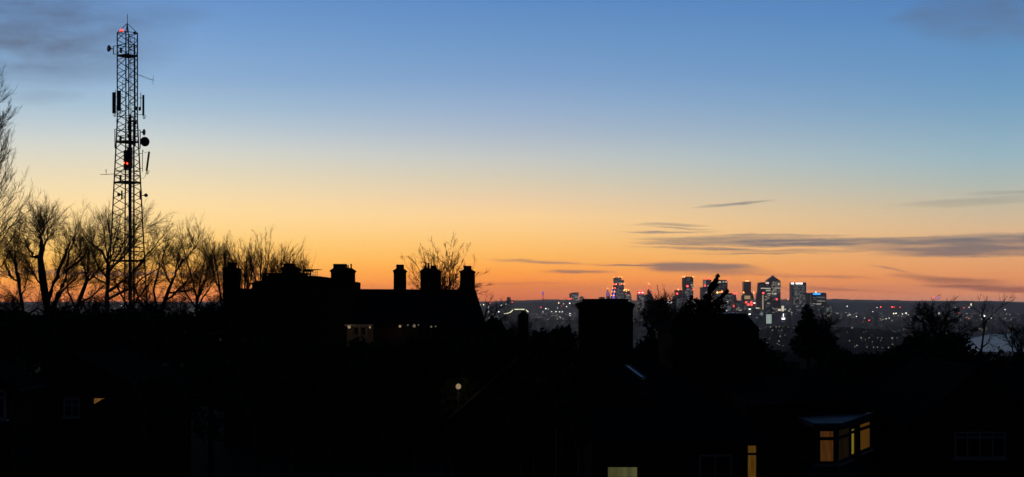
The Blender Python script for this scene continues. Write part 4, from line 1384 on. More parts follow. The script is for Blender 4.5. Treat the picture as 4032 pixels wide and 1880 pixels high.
for j, (x, top, lab) in enumerate(((878, 945, labs[0]), (955, 955, labs[1]), (1035, 955, labs[2]), (1110, 985, labs[3]), (1178, 1005, labs[4]))):
    rr = random.Random(300 + j)
    limbs = []
    for q in range(8):
        a = (q - 3.5) / 3.5
        limbs.append([(x + a * 6, 1190 + rr.uniform(-25, 25), 9), (x + a * 26 + rr.uniform(-8, 8), 1110, 6), (x + a * 48 + rr.uniform(-10, 10), top + 45 + abs(a) * 40 + rr.uniform(-12, 12), 3)])
    make_tree('upright_tree', lab, 124 + j * 2, [(x, 1420, 22), (x, 1280, 17), (x + 2, 1175, 12)], limbs, 110 + j, UPR, 'bare trees behind the chimneyed house', 1.2)
# the fan of stems behind the right-hand chimneys
limbs = []
rr = random.Random(77)
tips = [(1580, 1010), (1600, 990), (1640, 975), (1668, 965), (1700, 950), (1722, 975), (1752, 950), (1775, 960), (1792, 955), (1820, 965), (1845, 990), (1885, 1010), (1905, 1060), (1925, 1100), (1930, 1140), (1585, 1080)] + [(1742 + 165 * math.sin(a_) * rr.uniform(.55, .95), 1190 - 225 * math.cos(a_) * rr.uniform(.72, 1.0)) for a_ in [-1.2 + 2.5 * q_ / 25 for q_ in range(26)]]
for x, y in tips:
    x = 1742 + (x - 1742) * .86
    y = 1190 - (1190 - y) * .93
    bx = 1742 + (x - 1742) * .22
    limbs.append([(1742 + (x - 1742) * .04, 1235 + rr.uniform(-15, 25), 5.4), (bx + (x - bx) * .35, 1185 - (1185 - y) * .30, 4.0), (bx + (x - bx) * .72 + rr.uniform(-8, 8), 1185 - (1185 - y) * .68, 2.8), (x, y + 18, 1.3)])
make_tree('fan_tree', 'bare tree fanning many long stems behind the right-hand chimneys', 122, [(1748, 1480, 36), (1745, 1320, 30), (1742, 1225, 24)], limbs, 131,
          [(7, .2, .36, 1.0, .07, .03, 6, True), (6, .15, .45, .5, .08, .03, 4, False), (5, .2, .45, .5, .08, .03, 3, False)], None, 2.0)
make_tree('twiggy_shrub', 'tangled bare shrub against the right wall of the chimneyed house', 104, [(1915, 1420, 16), (1912, 1320, 13), (1908, 1270, 11)],
          [[(1908, 1290, 8), (1890, 1240, 5), (1880, 1205, 3)], [(1908, 1280, 8), (1915, 1230, 5), (1925, 1195, 3)], [(1910, 1290, 8), (1945, 1240, 5), (1968, 1205, 3)], [(1910, 1300, 8), (1960, 1270, 5), (1990, 1245, 3)], [(1910, 1310, 7), (1880, 1280, 5), (1868, 1255, 3)]],
          132, [(9, .2, .7, .7, .12, .04, 5, True), (6, .2, .6, .6, .14, .03, 4, False), (4, .2, .6, .6, .14, .02, 4, False)], None, 1.0, cat='shrub')
# the poplar at the left edge
limbs = []
rr = random.Random(9)
for q in range(46):
    t_ = q / 45
    y = 1130 - t_ * 820
    side = 1 if q % 4 else -1
    ln = (190 - 150 * t_ ** 1.3) * rr.uniform(.8, 1.12)
    sp_ = (135 * (1 - t_) ** .8 + 14) * rr.uniform(.7, 1.1) * side
    limbs.append([(-48, y + 20, 9 - 5 * t_), (-48 + sp_ * .35, y - ln * .35, 6 - 3 * t_), (-48 + sp_ * .8, y - ln * .8, 3.4 - 1.2 * t_), (-48 + sp_, y - ln * 1.15, 2)])
make_tree('poplar_tree', 'tall narrow bare poplar cut off by the left edge', 108, [(-50, 1560, 46), (-50, 1200, 36), (-48, 800, 22), (-46, 500, 12), (-44, 270, 4)], limbs, 141,
          [(11, .10, .42, 1.15, .06, .09, 6, True), (6, .15, .45, .5, .08, .07, 5, False), (3, .2, .5, .5, .10, .04, 4, False)], None, 1.5, .0055, ws=.6)
# bare trees at the right
make_tree('broad_tree', 'broad bare tree with a wide dark crown and red and violet lamps behind it', 135, [(3690, 1470, 44), (3690, 1370, 32), (3688, 1320, 26)],
          [[(3688, 1330, 18), (3650, 1270, 11), (3612, 1232, 7), (3590, 1222, 3)], [(3688, 1325, 18), (3672, 1255, 10), (3655, 1212, 5)], [(3688, 1320, 16), (3690, 1245, 9), (3688, 1200, 4)], [(3688, 1325, 16), (3712, 1250, 9), (3722, 1208, 4)], [(3690, 1335, 16), (3750, 1275, 10), (3790, 1242, 5)],
           [(3690, 1350, 14), (3625, 1312, 9), (3580, 1290, 5)], [(3690, 1350, 14), (3765, 1315, 9), (3815, 1290, 5)], [(3688, 1330, 14), (3640, 1280, 8), (3600, 1262, 4)]],
          151, [(20, .08, .75, 1.15, .08, .015, 6, True), (9, .15, .55, .52, .1, .015, 5, False), (8, .15, .5, .5, .1, .01, 4, False)], None, 2.2, .0085, ws=.55)
make_tree('thin_tree', 'thin bare tree with crooked branches before the river', 120, [(3855, 1520, 24), (3862, 1400, 19), (3872, 1330, 15), (3880, 1270, 11)],
          [[(3875, 1300, 10), (3850, 1240, 7), (3845, 1200, 4)], [(3880, 1275, 10), (3905, 1215, 6), (3925, 1190, 3)], [(3866, 1370, 10), (3900, 1350, 7), (3925, 1310, 4)], [(3864, 1380, 8), (3820, 1330, 5), (3800, 1290, 3)], [(3880, 1280, 8), (3870, 1230, 5), (3860, 1195, 3)]],
          152, [(6, .2, .7, 1.0, .13, .03, 5, True), (5, .2, .55, .5, .1, .03, 4, False), (4, .2, .5, .5, .1, .02, 4, False)], None, 1.2, .007, ws=.55)
for j, (x, yt, lab) in enumerate(((2605, 1160, 'small bare tree with a few tall twigs, left of the conifer'), (2560, 1200, 'low twiggy bare tree just right of the big chimney'), (2642, 1200, 'low bare tree touching the left side of the conifer'),
                                  (4010, 1290, 'young bare tree at the right edge before the river'), (3238, 1240, 'bare tree right of the dark bush under the blue-signed tower'), (1210 + 840, 1262, 'low bare thorn tree around the slim chimney'),
                                  (40, 1165, 'low thorny bare tree at the foot of the poplar'), (232, 1172, 'low thorny bare tree between the two pollards'), (345, 1168, 'low thorny bare tree left of the mast foot'), (560, 1170, 'low thorny bare tree right of the mast foot'), (706, 1168, 'low thorny bare tree below the leaning bare tree'), (850, 1165, 'low thorny bare tree against the left chimney'))):
    rr = random.Random(500 + j)
    limbs = [[(x + a * 8, yt + 110, 8), (x + a * 26 + rr.uniform(-6, 6), yt + 60, 5), (x + a * 40 + rr.uniform(-8, 8), yt + 18 + abs(a) * 16, 2.5)] for a in (-1, -.6, -.2, .25, .65, 1)]
    make_tree('small_bare_tree', lab, 110 + j * 3, [(x, yt + 260, 16), (x, yt + 160, 12), (x, yt + 90, 9)], limbs, 160 + j,
              [(12, .1, .6, 1.0, .09, .04, 5, True), (7, .15, .55, .55, .1, .03, 4, False), (6, .15, .5, .55, .1, .02, 4, False)], None, 1.0)


# evergreen and ivy-clad trees: leaf-sized faces through the crown
def leaf_cloud(blobs, d, n, size, rng, dep=1.0, shell=.55):
    Vs, k = [], 0
    areas = np.array([rx * ry for _, _, rx, ry in blobs], float)
    cnt = np.maximum(60, (n * areas / areas.sum())).astype(int)
    for (x, y, rx, ry), m in zip(blobs, cnt):
        u = norm(rng.normal(size=(m, 3))) * (shell + (1.08 - shell) * rng.random((m, 1)) ** .7)
        c = pix(x, y, d) + u * np.array([rx, (rx + ry) * .5 * dep, ry]) * d / F
        c += rng.normal(size=c.shape) * size * .8
        a = norm(rng.normal(size=(m, 3)))
        b = norm(np.cross(a, rng.normal(size=(m, 3))))
        sz = size * (.6 + .9 * rng.random((m, 1)))
        q = np.stack([c - a * sz - b * sz * .35, c + a * sz * .2 - b * sz * .6, c + a * sz + b * sz * .3, c - a * sz * .1 + b * sz * .6], axis=1)
        Vs.append(q.reshape(-1, 3))
    Vv = np.concatenate(Vs)
    return Vv, np.arange(len(Vv)).reshape(-1, 4)


def leafy(name, label, d, blobs, n, size, seed, cat='tree', group=None, m=m_leaf, dep=1.0, trunk_x=None, spire=()):
    rng = np.random.default_rng(seed)
    bx = trunk_x if trunk_x is not None else float(np.average([b[0] for b in blobs], weights=[b[2] * b[3] for b in blobs]))
    X = (bx - HX) / F * d
    gz_ = ground(X, d) - .3
    root = thing(name, label, cat, (X, d, gz_), group)
    o0 = ROOT[root.name]
    top = min(b[1] for b in blobs)
    tb = MB()
    tip = pix(*(spire[0] if spire else (bx, top + 34)), d)
    tb.bar((X, d, gz_), tuple(tip), .22, 7, .06)
    for a_, b_ in zip(spire, spire[1:]):
        tb.bar(tuple(pix(*a_, d)), tuple(pix(*b_, d)), .05, 5, .02)
    tb.build('trunk', m_bark, root)
    for x, y, rx, ry in blobs:
        c = pix(x, y, d)
        zt = max(gz_ + .6, c[2] - .5 * abs(c[0] - X) - .3)
        MB().bar((X, d, zt), tuple(c), .07, 5, .03).build('bough', m_bark, root)
    Vv, Fv = leaf_cloud(blobs, d, n, size, rng, dep)
    c = link_mesh('crown', raw_mesh('crown', Vv - o0, Fv, m), root)
    c['kind'] = 'stuff'
    return root


leafy('conifer_tree', 'ragged dark conifer with a leaning spindly tip before the docklands towers', 62,
      [(2827, 1088, 1, 4), (2823, 1093, 1, 4), (2821, 1101, 2.5, 5), (2818, 1110, 4, 6), (2824, 1108, 4, 2), (2812, 1120, 5, 7), (2822, 1124, 6, 2.5), (2806, 1132, 6, 8), (2796, 1140, 7, 4), (2800, 1146, 8, 9), (2796, 1160, 11, 10), (2778, 1168, 8, 4), (2790, 1178, 18, 11), (2784, 1198, 42, 14),
       (2822, 1188, 12, 6), (2836, 1176, 9, 5), (2848, 1164, 6, 4), (2858, 1154, 3, 4), (2864, 1146, 2, 3), (2836, 1200, 22, 9), (2848, 1190, 10, 4), (2758, 1190, 16, 7), (2742, 1182, 9, 5), (2722, 1172, 3, 7), (2716, 1184, 9, 9), (2712, 1202, 16, 12), (2692, 1206, 5, 10), (2694, 1224, 18, 14),
       (2742, 1216, 44, 16), (2800, 1222, 50, 16), (2846, 1224, 18, 10), (2672, 1246, 10, 12), (2704, 1252, 38, 20), (2790, 1258, 84, 26), (2662, 1280, 20, 22), (2760, 1310, 115, 46), (2760, 1390, 130, 70)],
      17000, .040, 201, trunk_x=2790, spire=((2796, 1165), (2812, 1122), (2823, 1095)))
leafy('ivy_clad_tree', 'dense dark bush rising to a rounded tip before the broad signed tower', 75,
      [(3178, 1207, 6, 7), (3172, 1218, 12, 8), (3189, 1222, 9, 7), (3162, 1231, 8, 7), (3181, 1235, 15, 10), (3200, 1243, 7, 7), (3177, 1253, 20, 12), (3208, 1268, 10, 9), (3152, 1272, 10, 9), (3184, 1276, 28, 15), (3216, 1292, 16, 11), (3158, 1298, 30, 18), (3195, 1318, 46, 28), (3180, 1360, 66, 48)],
      6500, .05, 202, m=m_leaf2)
leafy('ivy_clad_tree', 'dark crowns of an ivy-clad tree under the lit depot canopy', 95, [(2581, 1188, 6, 6), (2604, 1184, 6, 5), (2598, 1206, 11, 10), (2612, 1228, 14, 11), (2578, 1232, 18, 15), (2620, 1255, 26, 20), (2588, 1278, 24, 20), (2600, 1325, 55, 34)], 1300, .06, 203, m=m_leaf2)
DARK = [
    (1418, 1338, 62, 94, 'shrub standing in front of the lit veranda'),
    (1812, 1478, 62, 79.6, 'shrub added behind the street lamp to catch its glow'),  # shrub added behind the lamp to catch light as its halo
    (830, 1400, 90, 62, 'added dark shrub masking pale ground below the left chimney'),  # shrub added to darken the pale ground showing there
    (2200, 1345, 70, 40, 'added dark evergreen masking the light roof slope, left of the big chimney'), (2290, 1420, 60, 38, 'added dark shrub masking the left roof slope under the big chimney'), (2060, 1480, 80, 50, 'dark shrub before the house with the slim chimney'),  # evergreen and shrub by the big chimney added to blacken its left slope
    (640, 1480, 80, 54, 'dark shrub low in the gardens below the leaning bare tree'),
    # x, top, half width, distance, label
    (20, 1212, 75, 100, 'leftmost clump of the dark hedge row under the poplar'), (130, 1226, 80, 96, 'dark hedge clump below the stout pollarded tree'), (260, 1216, 80, 104, 'dark hedge clump left of the mast foot'), (385, 1208, 70, 110, 'dark rounded bush in front of the mast foot, left side'),
    (500, 1222, 70, 100, 'dark bush covering the foot of the mast'), (620, 1212, 75, 108, 'dark bush right of the mast foot'), (735, 1220, 70, 98, 'dark bush below the upright bare tree'), (830, 1204, 65, 94, 'dark bush touching the left wall of the chimneyed house'),
    (1935, 1262, 60, 92, 'dark ivy bush at the right corner of the chimneyed house'), (2005, 1296, 60, 84, 'dark low bush left of the slim chimney'), (2130, 1300, 60, 90, 'dark bush right of the slim chimney'), (2215, 1284, 50, 82, 'dark bush left of the big chimney'),
    (2570, 1318, 60, 84, 'dark shrub right of the big chimney roof'), (2655, 1318, 60, 88, 'dark shrub below the left of the conifer'), (2945, 1330, 70, 78, 'dark shrub beside the flat-roofed house'), (3010, 1372, 50, 92, 'dark shrub below the lamps of the lower town'),
    (3250, 1298, 36, 96, 'dark tree just right of the dark pointed bush'), (3315, 1372, 60, 88, 'low dark tree left of the lower town lamps'), (3420, 1385, 90, 84, 'wide dark treetop below the rows of dim lamps'), (3560, 1358, 90, 100, 'dark treetop left under the broad bare tree'),
    (3640, 1300, 75, 128, 'dark evergreen inside the left of the broad bare tree'), (3730, 1305, 75, 126, 'dark evergreen inside the right of the broad bare tree'), (3800, 1366, 80, 98, 'dark bush below the thin crooked tree'), (3930, 1392, 90, 94, 'dark bush at the near bank of the river'), (4030, 1394, 80, 90, 'dark bush at the right edge below the river'),
    (1500, 1345, 90, 86, 'dark shrub in front of the chimneyed house, by the lit windows'), (1640, 1325, 80, 84, 'dark tree with lamps glinting through, before the chimneyed house'), (1760, 1330, 80, 88, 'dark shrub at the right front of the chimneyed house'), (1860, 1330, 70, 82, 'dark shrub near the right corner of the chimneyed house'),
    (1300, 1345, 90, 88, 'dark shrub left of the lit wall lamp'), (1160, 1340, 90, 84, 'dark shrub before the middle of the chimneyed house'), (1010, 1330, 90, 86, 'dark shrub before the left of the chimneyed house'),
]
for j, (x, top, hw, d, lab) in enumerate(DARK):
    rr = random.Random(900 + j)
    bl = []
    for q in range(7):
        a = (q - 3) / 3
        bl.append((x + a * hw * .8, top + 34 + abs(a) * 26 + rr.uniform(-10, 14), hw * rr.uniform(.32, .5), rr.uniform(26, 42)))
    bl += [(x - hw * .3, top + 110, hw * .8, 75), (x + hw * .35, top + 125, hw * .8, 80), (x, top + 230, hw * .95, 110)]
    leafy('garden_tree', lab, d, bl, 3000, .13 * d / 90, 900 + j, 'tree', 'dark garden trees and shrubs', m_leaf if j % 2 else m_leaf2)

# wooded slope between the gardens and the plain
rng = np.random.default_rng(55)
Vs = []
nb = 900
for k in range(nb):
    d = 210 * (2400 / 210) ** rng.random()
    x = (rng.uniform(-100, 4130) - HX) / F * d
    gz_ = ground(x, d)
    hgt = rng.uniform(5, 9)
    vis = HY + (EYE - gz_ - hgt) / d * F
    lim = np.interp(HX + x / d * F, [0, 1800, 1950, 2260, 2500, 2960, 3000, 3140, 3250, 3300, 3500, 3600, 3800, 4032], [1270, 1290, 1325, 1330, 1335, 1320, 1385, 1385, 1300, 1390, 1385, 1360, 1390, 1392])
    if vis < lim:
        continue
    m = 70
    u = norm(rng.normal(size=(m, 3))) * (.5 + .55 * rng.random((m, 1)))
    c = np.array([x, d, gz_ + hgt * .55]) + u * np.array([hgt * .5, hgt * .5, hgt * .5])
    a = norm(rng.normal(size=(m, 3)))
    b = norm(np.cross(a, rng.normal(size=(m, 3))))
    sz = .7 + .5 * rng.random((m, 1))
    Vs.append(np.stack([c - a * sz, c - b * sz, c + a * sz, c + b * sz], axis=1).reshape(-1, 3))
Vv = np.concatenate(Vs)
w = link_mesh('hillside_wood', raw_mesh('hillside_wood', Vv, np.arange(len(Vv)).reshape(-1, 4), m_leaf), loc=(0, 0, 0))
tag(w, 'dark wooded slope falling away below the gardens', 'wood', kind='stuff')

# ------------------------------------------------------------------ houses
def chimney(parent, T, x0, x1, ysh, yb, cap, top, pots, dpx=.6, dep=0.0):
    """stack from picture rows yb up to ysh, corbelled cap, sloping haunch and crowning block; T(x,y)->world"""
    d = T
    s = d / F
    X0, X1 = (x0 - HX) * s, (x1 - HX) * s
    y0, y1 = d + dep, d + dep + max(.5, dpx)
    z = lambda y: EYE + (HY - y) * s
    o = MB().box(X0, X1, y0, y1, z(yb), z(ysh)).build('chimney', m_brick, parent)
    ov = cap[0] * s
    zc = z(ysh)
    MB().box(X0 - ov * .5, X1 + ov * .5, y0 - ov * .5, y1 + ov * .5, zc + .002, zc + .06).build('string_course', m_brick, o)
    MB().box(X0 - ov, X1 + ov, y0 - ov, y1 + ov, zc + .062, zc + .12).build('corbel', m_brick, o)
    tx0, tx1 = (top[0] - HX) * s, (top[1] - HX) * s
    zh = z(top[2])
    cm, hw = (y0 + y1) / 2, (y1 - y0) * .3
    MB().frus(X0 - ov, X1 + ov, y0 - ov, y1 + ov, zc + .122, tx0, tx1, cm - hw, cm + hw, zh).build('haunch', m_brick, o)
    if len(top) > 3:
        MB().box(tx0 + .003, tx1 - .003, cm - hw + .004, cm + hw - .004, zh + .002, z(top[3])).build('flue_block', m_brick, o)
    for px, pyt, pr in pots:
        MB().lathe(((px - HX) * s, cm, zh - .25), (0, 0, 1), [(0, pr * s * 1.1), (z(pyt) - zh + .18, pr * s * .85), (z(pyt) - zh + .21, pr * s * 1.1), (z(pyt) - zh + .25, pr * s * 1.1)], 10).build('chimney_pot', m_brick, o)
    return o


def zpx(y, d):
    return EYE + (HY - y) / F * d


def xpx(x, d):
    return (x - HX) / F * d


# the long house with six chimneys
D1 = 100.0
hx0, hx1 = xpx(880, D1), xpx(1866, D1)
gh = ground((hx0 + hx1) / 2, D1) - .5
house = thing('chimneyed_house', 'long black house with six tall chimneys against the sunset', 'house', ((hx0 + hx1) / 2, D1, gh))
zw = zpx(1290, D1)
MB().box(hx0, xpx(1382, D1), D1, D1 + 9, gh, zpx(1138, D1)).build('wall', m_brick, house)
MB().box(xpx(1382, D1) + .004, xpx(1890, D1), D1 + .1, D1 + 9, gh, zw).build('wall', m_brick, house)
# main pitched roof with hipped right end
mb = MB()
zr, ze = zpx(1143, D1), zw + .01
a0, a1 = xpx(1376, D1), xpx(1906, D1)
r0, r1 = xpx(1376, D1), xpx(1866, D1)
yr = D1 + .35
mb.add([(a0, D1 - .35, ze), (a1, D1 - .35, ze), (a1, D1 + 9.3, ze), (a0, D1 + 9.3, ze), (r0, D1 + 4.4, zr + .10), (r1, D1 + 4.4, zr + .06)],
       [(0, 1, 5, 4), (1, 2, 5), (2, 3, 4, 5), (3, 0, 4), (3, 2, 1, 0)])
mb.build('roof', m_tile, house)
DR = D1 + 4.4           # ridge distance: what stands on the ridge is placed there
MB().bar((xpx(1384, DR), DR, zpx(1143.5, DR)), (xpx(1864, DR), DR, zpx(1146, DR)), .09, 6).build('ridge_tiles', m_tile, house)
# left wing upper parts
MB().box(xpx(934, D1), xpx(986, D1), D1 + .3, D1 + 6, zpx(1139, D1), zpx(1137, D1)).build('parapet', m_brick, house)
mb = MB()
mb.prism([(xpx(986, D1), zpx(1142, D1)), (xpx(1378, D1), zpx(1142, D1)), (xpx(1378, D1), zpx(1108, D1)), (xpx(1296, D1), zpx(1108, D1)), (xpx(1277, D1), zpx(1107, D1)), (xpx(1277, D1), zpx(1098, D1)),
          (xpx(1255, D1), zpx(1088, D1)), (xpx(1235, D1), zpx(1086.5, D1)), (xpx(1190, D1), zpx(1086, D1)), (xpx(1029, D1), zpx(1086, D1)), (xpx(1024, D1), zpx(1106, D1)), (xpx(988, D1), zpx(1117, D1))], D1 + .5, D1 + 7)
mb.build('mansard_roof', m_tile, house)
MB().prism([(xpx(976, D1), zpx(1119.5, D1)), (xpx(1024, D1), zpx(1107, D1)), (xpx(1024, D1), zpx(1104.5, D1)), (xpx(976, D1), zpx(1117, D1))], D1 + .2, D1 + 6).build('eave_board', m_tile, house)
for xa, xb in ((1027, 1043.5), (1047, 1076), (1083.5, 1200)):
    MB().box(xpx(xa, D1), xpx(xb, D1), D1 + .8, D1 + 1.0, zpx(1086.5, D1), zpx(1075, D1)).build('parapet', m_brick, house)
MB().box(xpx(1027, D1), xpx(1193, D1), D1 + .78, D1 + 1.02, zpx(1079, D1), zpx(1074.6, D1)).build('coping', m_brick, house)
# roof canopy on posts, with a railing
can = MB().box(xpx(1180, D1), xpx(1247, D1), D1 + 1, D1 + 3, zpx(1061, D1), zpx(1059.4, D1)).build('roof_canopy', m_steel_dark, house)
MB().frus(xpx(1176, D1), xpx(1214, D1), D1 + 1.2, D1 + 2.6, zpx(1068, D1), xpx(1188, D1), xpx(1214, D1), D1 + 1.2, D1 + 2.6, zpx(1061.2, D1)).build('canopy_box', m_steel_dark, can)
for x in (1184, 1211):
    MB().box(xpx(x - 2.2, D1), xpx(x + 2.2, D1), D1 + 1.3, D1 + 1.6, zpx(1087, D1), zpx(1066, D1)).build('canopy_post', m_steel_dark, can)
MB().box(xpx(1184, D1), xpx(1213, D1), D1 + 1.3, D1 + 1.5, zpx(1082, D1), zpx(1075, D1)).build('tank', m_steel_dark, can)
for x in (1221, 1230, 1239):
    MB().bar((xpx(x, D1), D1 + 1.4, zpx(1087, D1)), (xpx(x, D1), D1 + 1.4, zpx(1060, D1)), .016, 4).build('railing_post', m_steel_dark, can)
for y in (1066, 1072, 1078, 1083):
    MB().bar((xpx(1214, D1), D1 + 1.4, zpx(y, D1)), (xpx(1240, D1), D1 + 1.4, zpx(y, D1)), .013, 4).build('rail', m_steel_dark, can)
# chimneys, left to right
chimney(house, D1, 877, 934, 1065, 1300, (3.5, 0), (892, 921, 1053, 1033.5), [], 1.3, .05)
chimney(house, D1, 1095, 1160, 1065, 1088, (5, 0), (1101, 1142, 1046, 1036), [(1133, 1035, 3.5)], 1.4, 1.5)
chimney(house, D1, 1295.5, 1383.5, 1072, 1160, (4.5, 0), (1303, 1373, 1054, 1054), [(1359.5, 1043, 3.0), (1371.5, 1037.5, 3.2)], 1.5, 1.0)
MB().box(xpx(1303, D1), xpx(1353, D1), D1 + 1.3, D1 + 2.2, zpx(1058, D1), zpx(1038, D1)).build('flue_block', m_brick, house)
chimney(house, DR, 1552.5, 1597.5, 1074, 1165, (3.6, 0), (1561.5, 1589.5, 1058, 1043), [], 1.2, -.6)
chimney(house, DR, 1657.5, 1735, 1076, 1165, (3, 0), (1668, 1717, 1058, 1058), [(1671.5, 1048, 2.6), (1677, 1034.5, 4.2), (1687, 1036.5, 4.6)], 1.4, -.7)
MB().box(xpx(1697, DR), xpx(1716, DR), DR - .35, DR + .3, zpx(1062, DR), zpx(1047, DR)).build('flue_block', m_brick, house)
chimney(house, DR, 1813, 1869.5, 1077, 1300, (3.2, 0), (1825.5, 1856.5, 1062, 1048), [], 1.2, -.6)
# roof light, faint
MB().box(xpx(1352, D1), xpx(1384, D1), D1 - .1, D1 - .04, zpx(1180, D1), zpx(1177, D1)).build('dormer_sill', m_lead, house)


def window(parent, M, w, h, cols, rows, pane_m, frame_m=m_white, fw=.07, sill=True, trans=None):
    """frame mesh with panes and a sill beneath; M maps (x right, y into the wall, z up) to the world"""
    mb = MB(M)
    mb.box(0, fw, -.06, .03, 0, h)
    mb.box(w - fw, w, -.06, .03, 0, h)
    mb.box(fw + .001, w - fw - .001, -.06, .03, 0, fw)
    mb.box(fw + .001, w - fw - .001, -.06, .03, h - fw, h)
    tz = trans if trans else None
    for i in range(1, cols):
        x = w * i / cols
        mb.box(x - fw * .4, x + fw * .4, -.055, .025, fw + .001, h - fw - .001)
    zs = [tz] if tz else [h * i / rows for i in range(1, rows)]
    for z in zs:
        mb.box(fw + .001, w - fw - .001, -.052, .02, z - fw * .55, z + fw * .55)
    fr = mb.build('window', frame_m, parent)
    pm = pane_m if isinstance(pane_m, list) else [pane_m] * cols
    for i in range(cols):
        MB(M).box(w * i / cols + (fw if i == 0 else fw * .4), w * (i + 1) / cols - (fw if i == cols - 1 else fw * .4), -.01, .005, fw, h - fw).build('pane', pm[i], fr)
    if sill:
        MB(M).box(-.08, w + .08, -.16, .0, -.07, -.003).build('sill', m_white, fr)
    return fr


def wallM(x, y, z, dirx, diry):
    """local x along (dirx,diry), local y into the wall"""
    l = math.hypot(dirx, diry)
    dx_, dy_ = dirx / l, diry / l
    return Matrix(((dx_, -dy_, 0, x), (dy_, dx_, 0, y), (0, 0, 1, z), (0, 0, 0, 1)))


# lamplit veranda on the house front
e_lamp = emit('warm_globe_lamp', (1, .72, .38), .26)
ver = MB().box(xpx(1362, D1), xpx(1470, D1), D1 - 1.0, D1 - .05, zpx(1284, D1), zpx(1278, D1)).build('veranda_fascia', m_white, house)
MB().box(xpx(1368, D1), xpx(1470, D1), D1 - .30, D1 - .06, zpx(1440, D1), zpx(1284.5, D1)).build('veranda_wall', mat('cream_render', (.26, .21, .14), .9, .2, 3), ver)
for x0 in (1396, 1424):
    window(house, wallM(xpx(x0, D1), D1 - .36, zpx(1320, D1), 1, 0), 18 / F * D1, 32 / F * D1, 2, 1, m_glass, m_white, .04, False)
for x in (1419, 1446):
    MB().box(xpx(x, D1), xpx(x + 3.5, D1), D1 - .95, D1 - .8, zpx(1440, D1), zpx(1284.5, D1)).build('veranda_post', m_white, ver)


def lamp_thing(name, label, px, py, r, d, watts, post=True, arm=0.0):
    c = pix(px, py, d)
    z0 = ground(c[0], d) - .1 if post else c[2] - .35
    t_ = thing(name, label, 'lamp', (c[0], d, z0))
    MB().lathe(c - np.array([0, 0, r]), (0, 0, 1), [(0, r * .5), (r * .5, r * .95), (r, r), (r * 1.5, r * .85), (r * 2, r * .25)], 14).build('globe', e_lamp, t_, smooth=True)
    MB().lathe(c + np.array([0, 0, r * 1.01]), (0, 0, 1), [(0, r * .55), (r * .25, r * .4), (r * .4, r * .08)], 10).build('cap', m_steel_dark, t_)
    if post:
        MB().bar((c[0], d, z0), c - np.array([0, 0, r]), .07, 8, .045).build('post', m_steel_dark, t_)
    else:
        MB().path([c - np.array([0, 0, r]), c + np.array([0, .3, -r - .1]), c + np.array([0, .75, -r + .05])], .025, 5).build('bracket', m_steel_dark, t_)
    ld = bpy.data.lights.new('lamp_light', 'POINT')
    ld.energy = watts
    ld.color = (1, .66, .30)
    ld.shadow_soft_size = r * 1.1
    lo = bpy.data.objects.new('lamp_light', ld)
    lo.location = (0, -r * .2, float(c[2] - z0))
    lo.parent = t_
    col.objects.link(lo)
    return t_


lamp_thing('wall_lamp', 'bright warm wall lamp at the left end of the lit veranda', 1375, 1288, .11, D1 - 1.3, 11, False)
lamp_thing('wall_lamp', 'smaller warm lamp at the right end of the lit veranda', 1457, 1290, .065, D1 - 1.3, 4, False)
lamp_thing('wall_lamp', 'warm lamp alone in the dark right of the veranda', 1575, 1285.5, .09, D1 - .9, 22, False)
lamp_thing('street_lamp', 'glowing amber street lamp low in the dark gardens', 1805, 1522, .15, 78, 70)
for px, py, r, lab in ((1606, 1281, .05, 'tiny cool glint right of the lone warm lamp'), (1631, 1284, .11, 'pale glint like a lantern among the shrubs right of the lone lamp'), (1648, 1280, .045, 'tiny glint right of the pale lantern glint'), (1698, 1287, .07, 'pale upright glint before the right front of the house'), (1715, 1286, .05, 'rightmost tiny glint before the house'),
                       (1650, 1367, .07, 'small cool glint in the dark trees below the house'), (1701, 1382, .07, 'small warm glint below right of the house'), (1690, 1408, .05, 'dim glint low in the dark trees'), (1663, 1459, .045, 'lowest dim glint above the street lamp')):
    d = 93 if py < 1300 else 86
    c = pix(px, py, d)
    t = thing('garden_lamp', lab, 'lamp', (c[0], d, ground(c[0], d) - .1))
    MB().lathe(c - np.array([0, 0, r]), (0, 0, 1), [(0, r * .4), (r * .7, r), (r * 1.5, r * .8), (r * 2, r * .2)], 8).build('lantern', emit('garden_lamp_light', (1, .78, .5), .12), t)
    MB().bar((c[0], d, ground(c[0], d) - .1), c - np.array([0, 0, r]), .03, 5).build('post', m_steel_dark, t)


def gable_house(name, label, x, y, rot, w, dp, eave, ridge, extra=None):
    """walls with gable roof; ridge along local y; z values are world heights; returns thing and its matrix"""
    gz_ = ground(x, y) - .4
    t_ = thing(name, label, 'house', (x, y, gz_))
    M = Matrix.Translation((x, y, 0)) @ Matrix.Rotation(rot, 4, 'Z')
    mb = MB(M)
    n = [(-w / 2, gz_), (w / 2, gz_), (w / 2, eave), (0, ridge - .16), (-w / 2, eave)]
    mb.prism(n, -dp / 2, dp / 2)
    mb.build('wall', m_brick, t_)
    ov, th = .35, .12
    sl = (ridge - eave) / (w / 2)
    for sgn in (-1, 1):
        e0 = (sgn * (w / 2 + ov), eave - ov * sl)
        poly = [(0, ridge - .1), e0, (e0[0], e0[1] + th), (0, ridge + th - .1)]
        if sgn < 0:
            poly = poly[::-1]
        MB(M).prism(poly, -dp / 2 - .3, dp / 2 + .3).build('roof_slope', m_tile, t_)
    MB(M).bar((0, -dp / 2 - .3, ridge + .03), (0, dp / 2 + .3, ridge + .03), .10, 6).build('ridge_tiles', m_tile, t_)
    for sgn in (-1, 1):
        MB(M).bar((sgn * (w / 2 + ov), -dp / 2 - .3, eave - ov * sl - .02), (sgn * (w / 2 + ov), dp / 2 + .3, eave - ov * sl - .02), .06, 6).build('gutter', m_gutter, t_)
    return t_, M


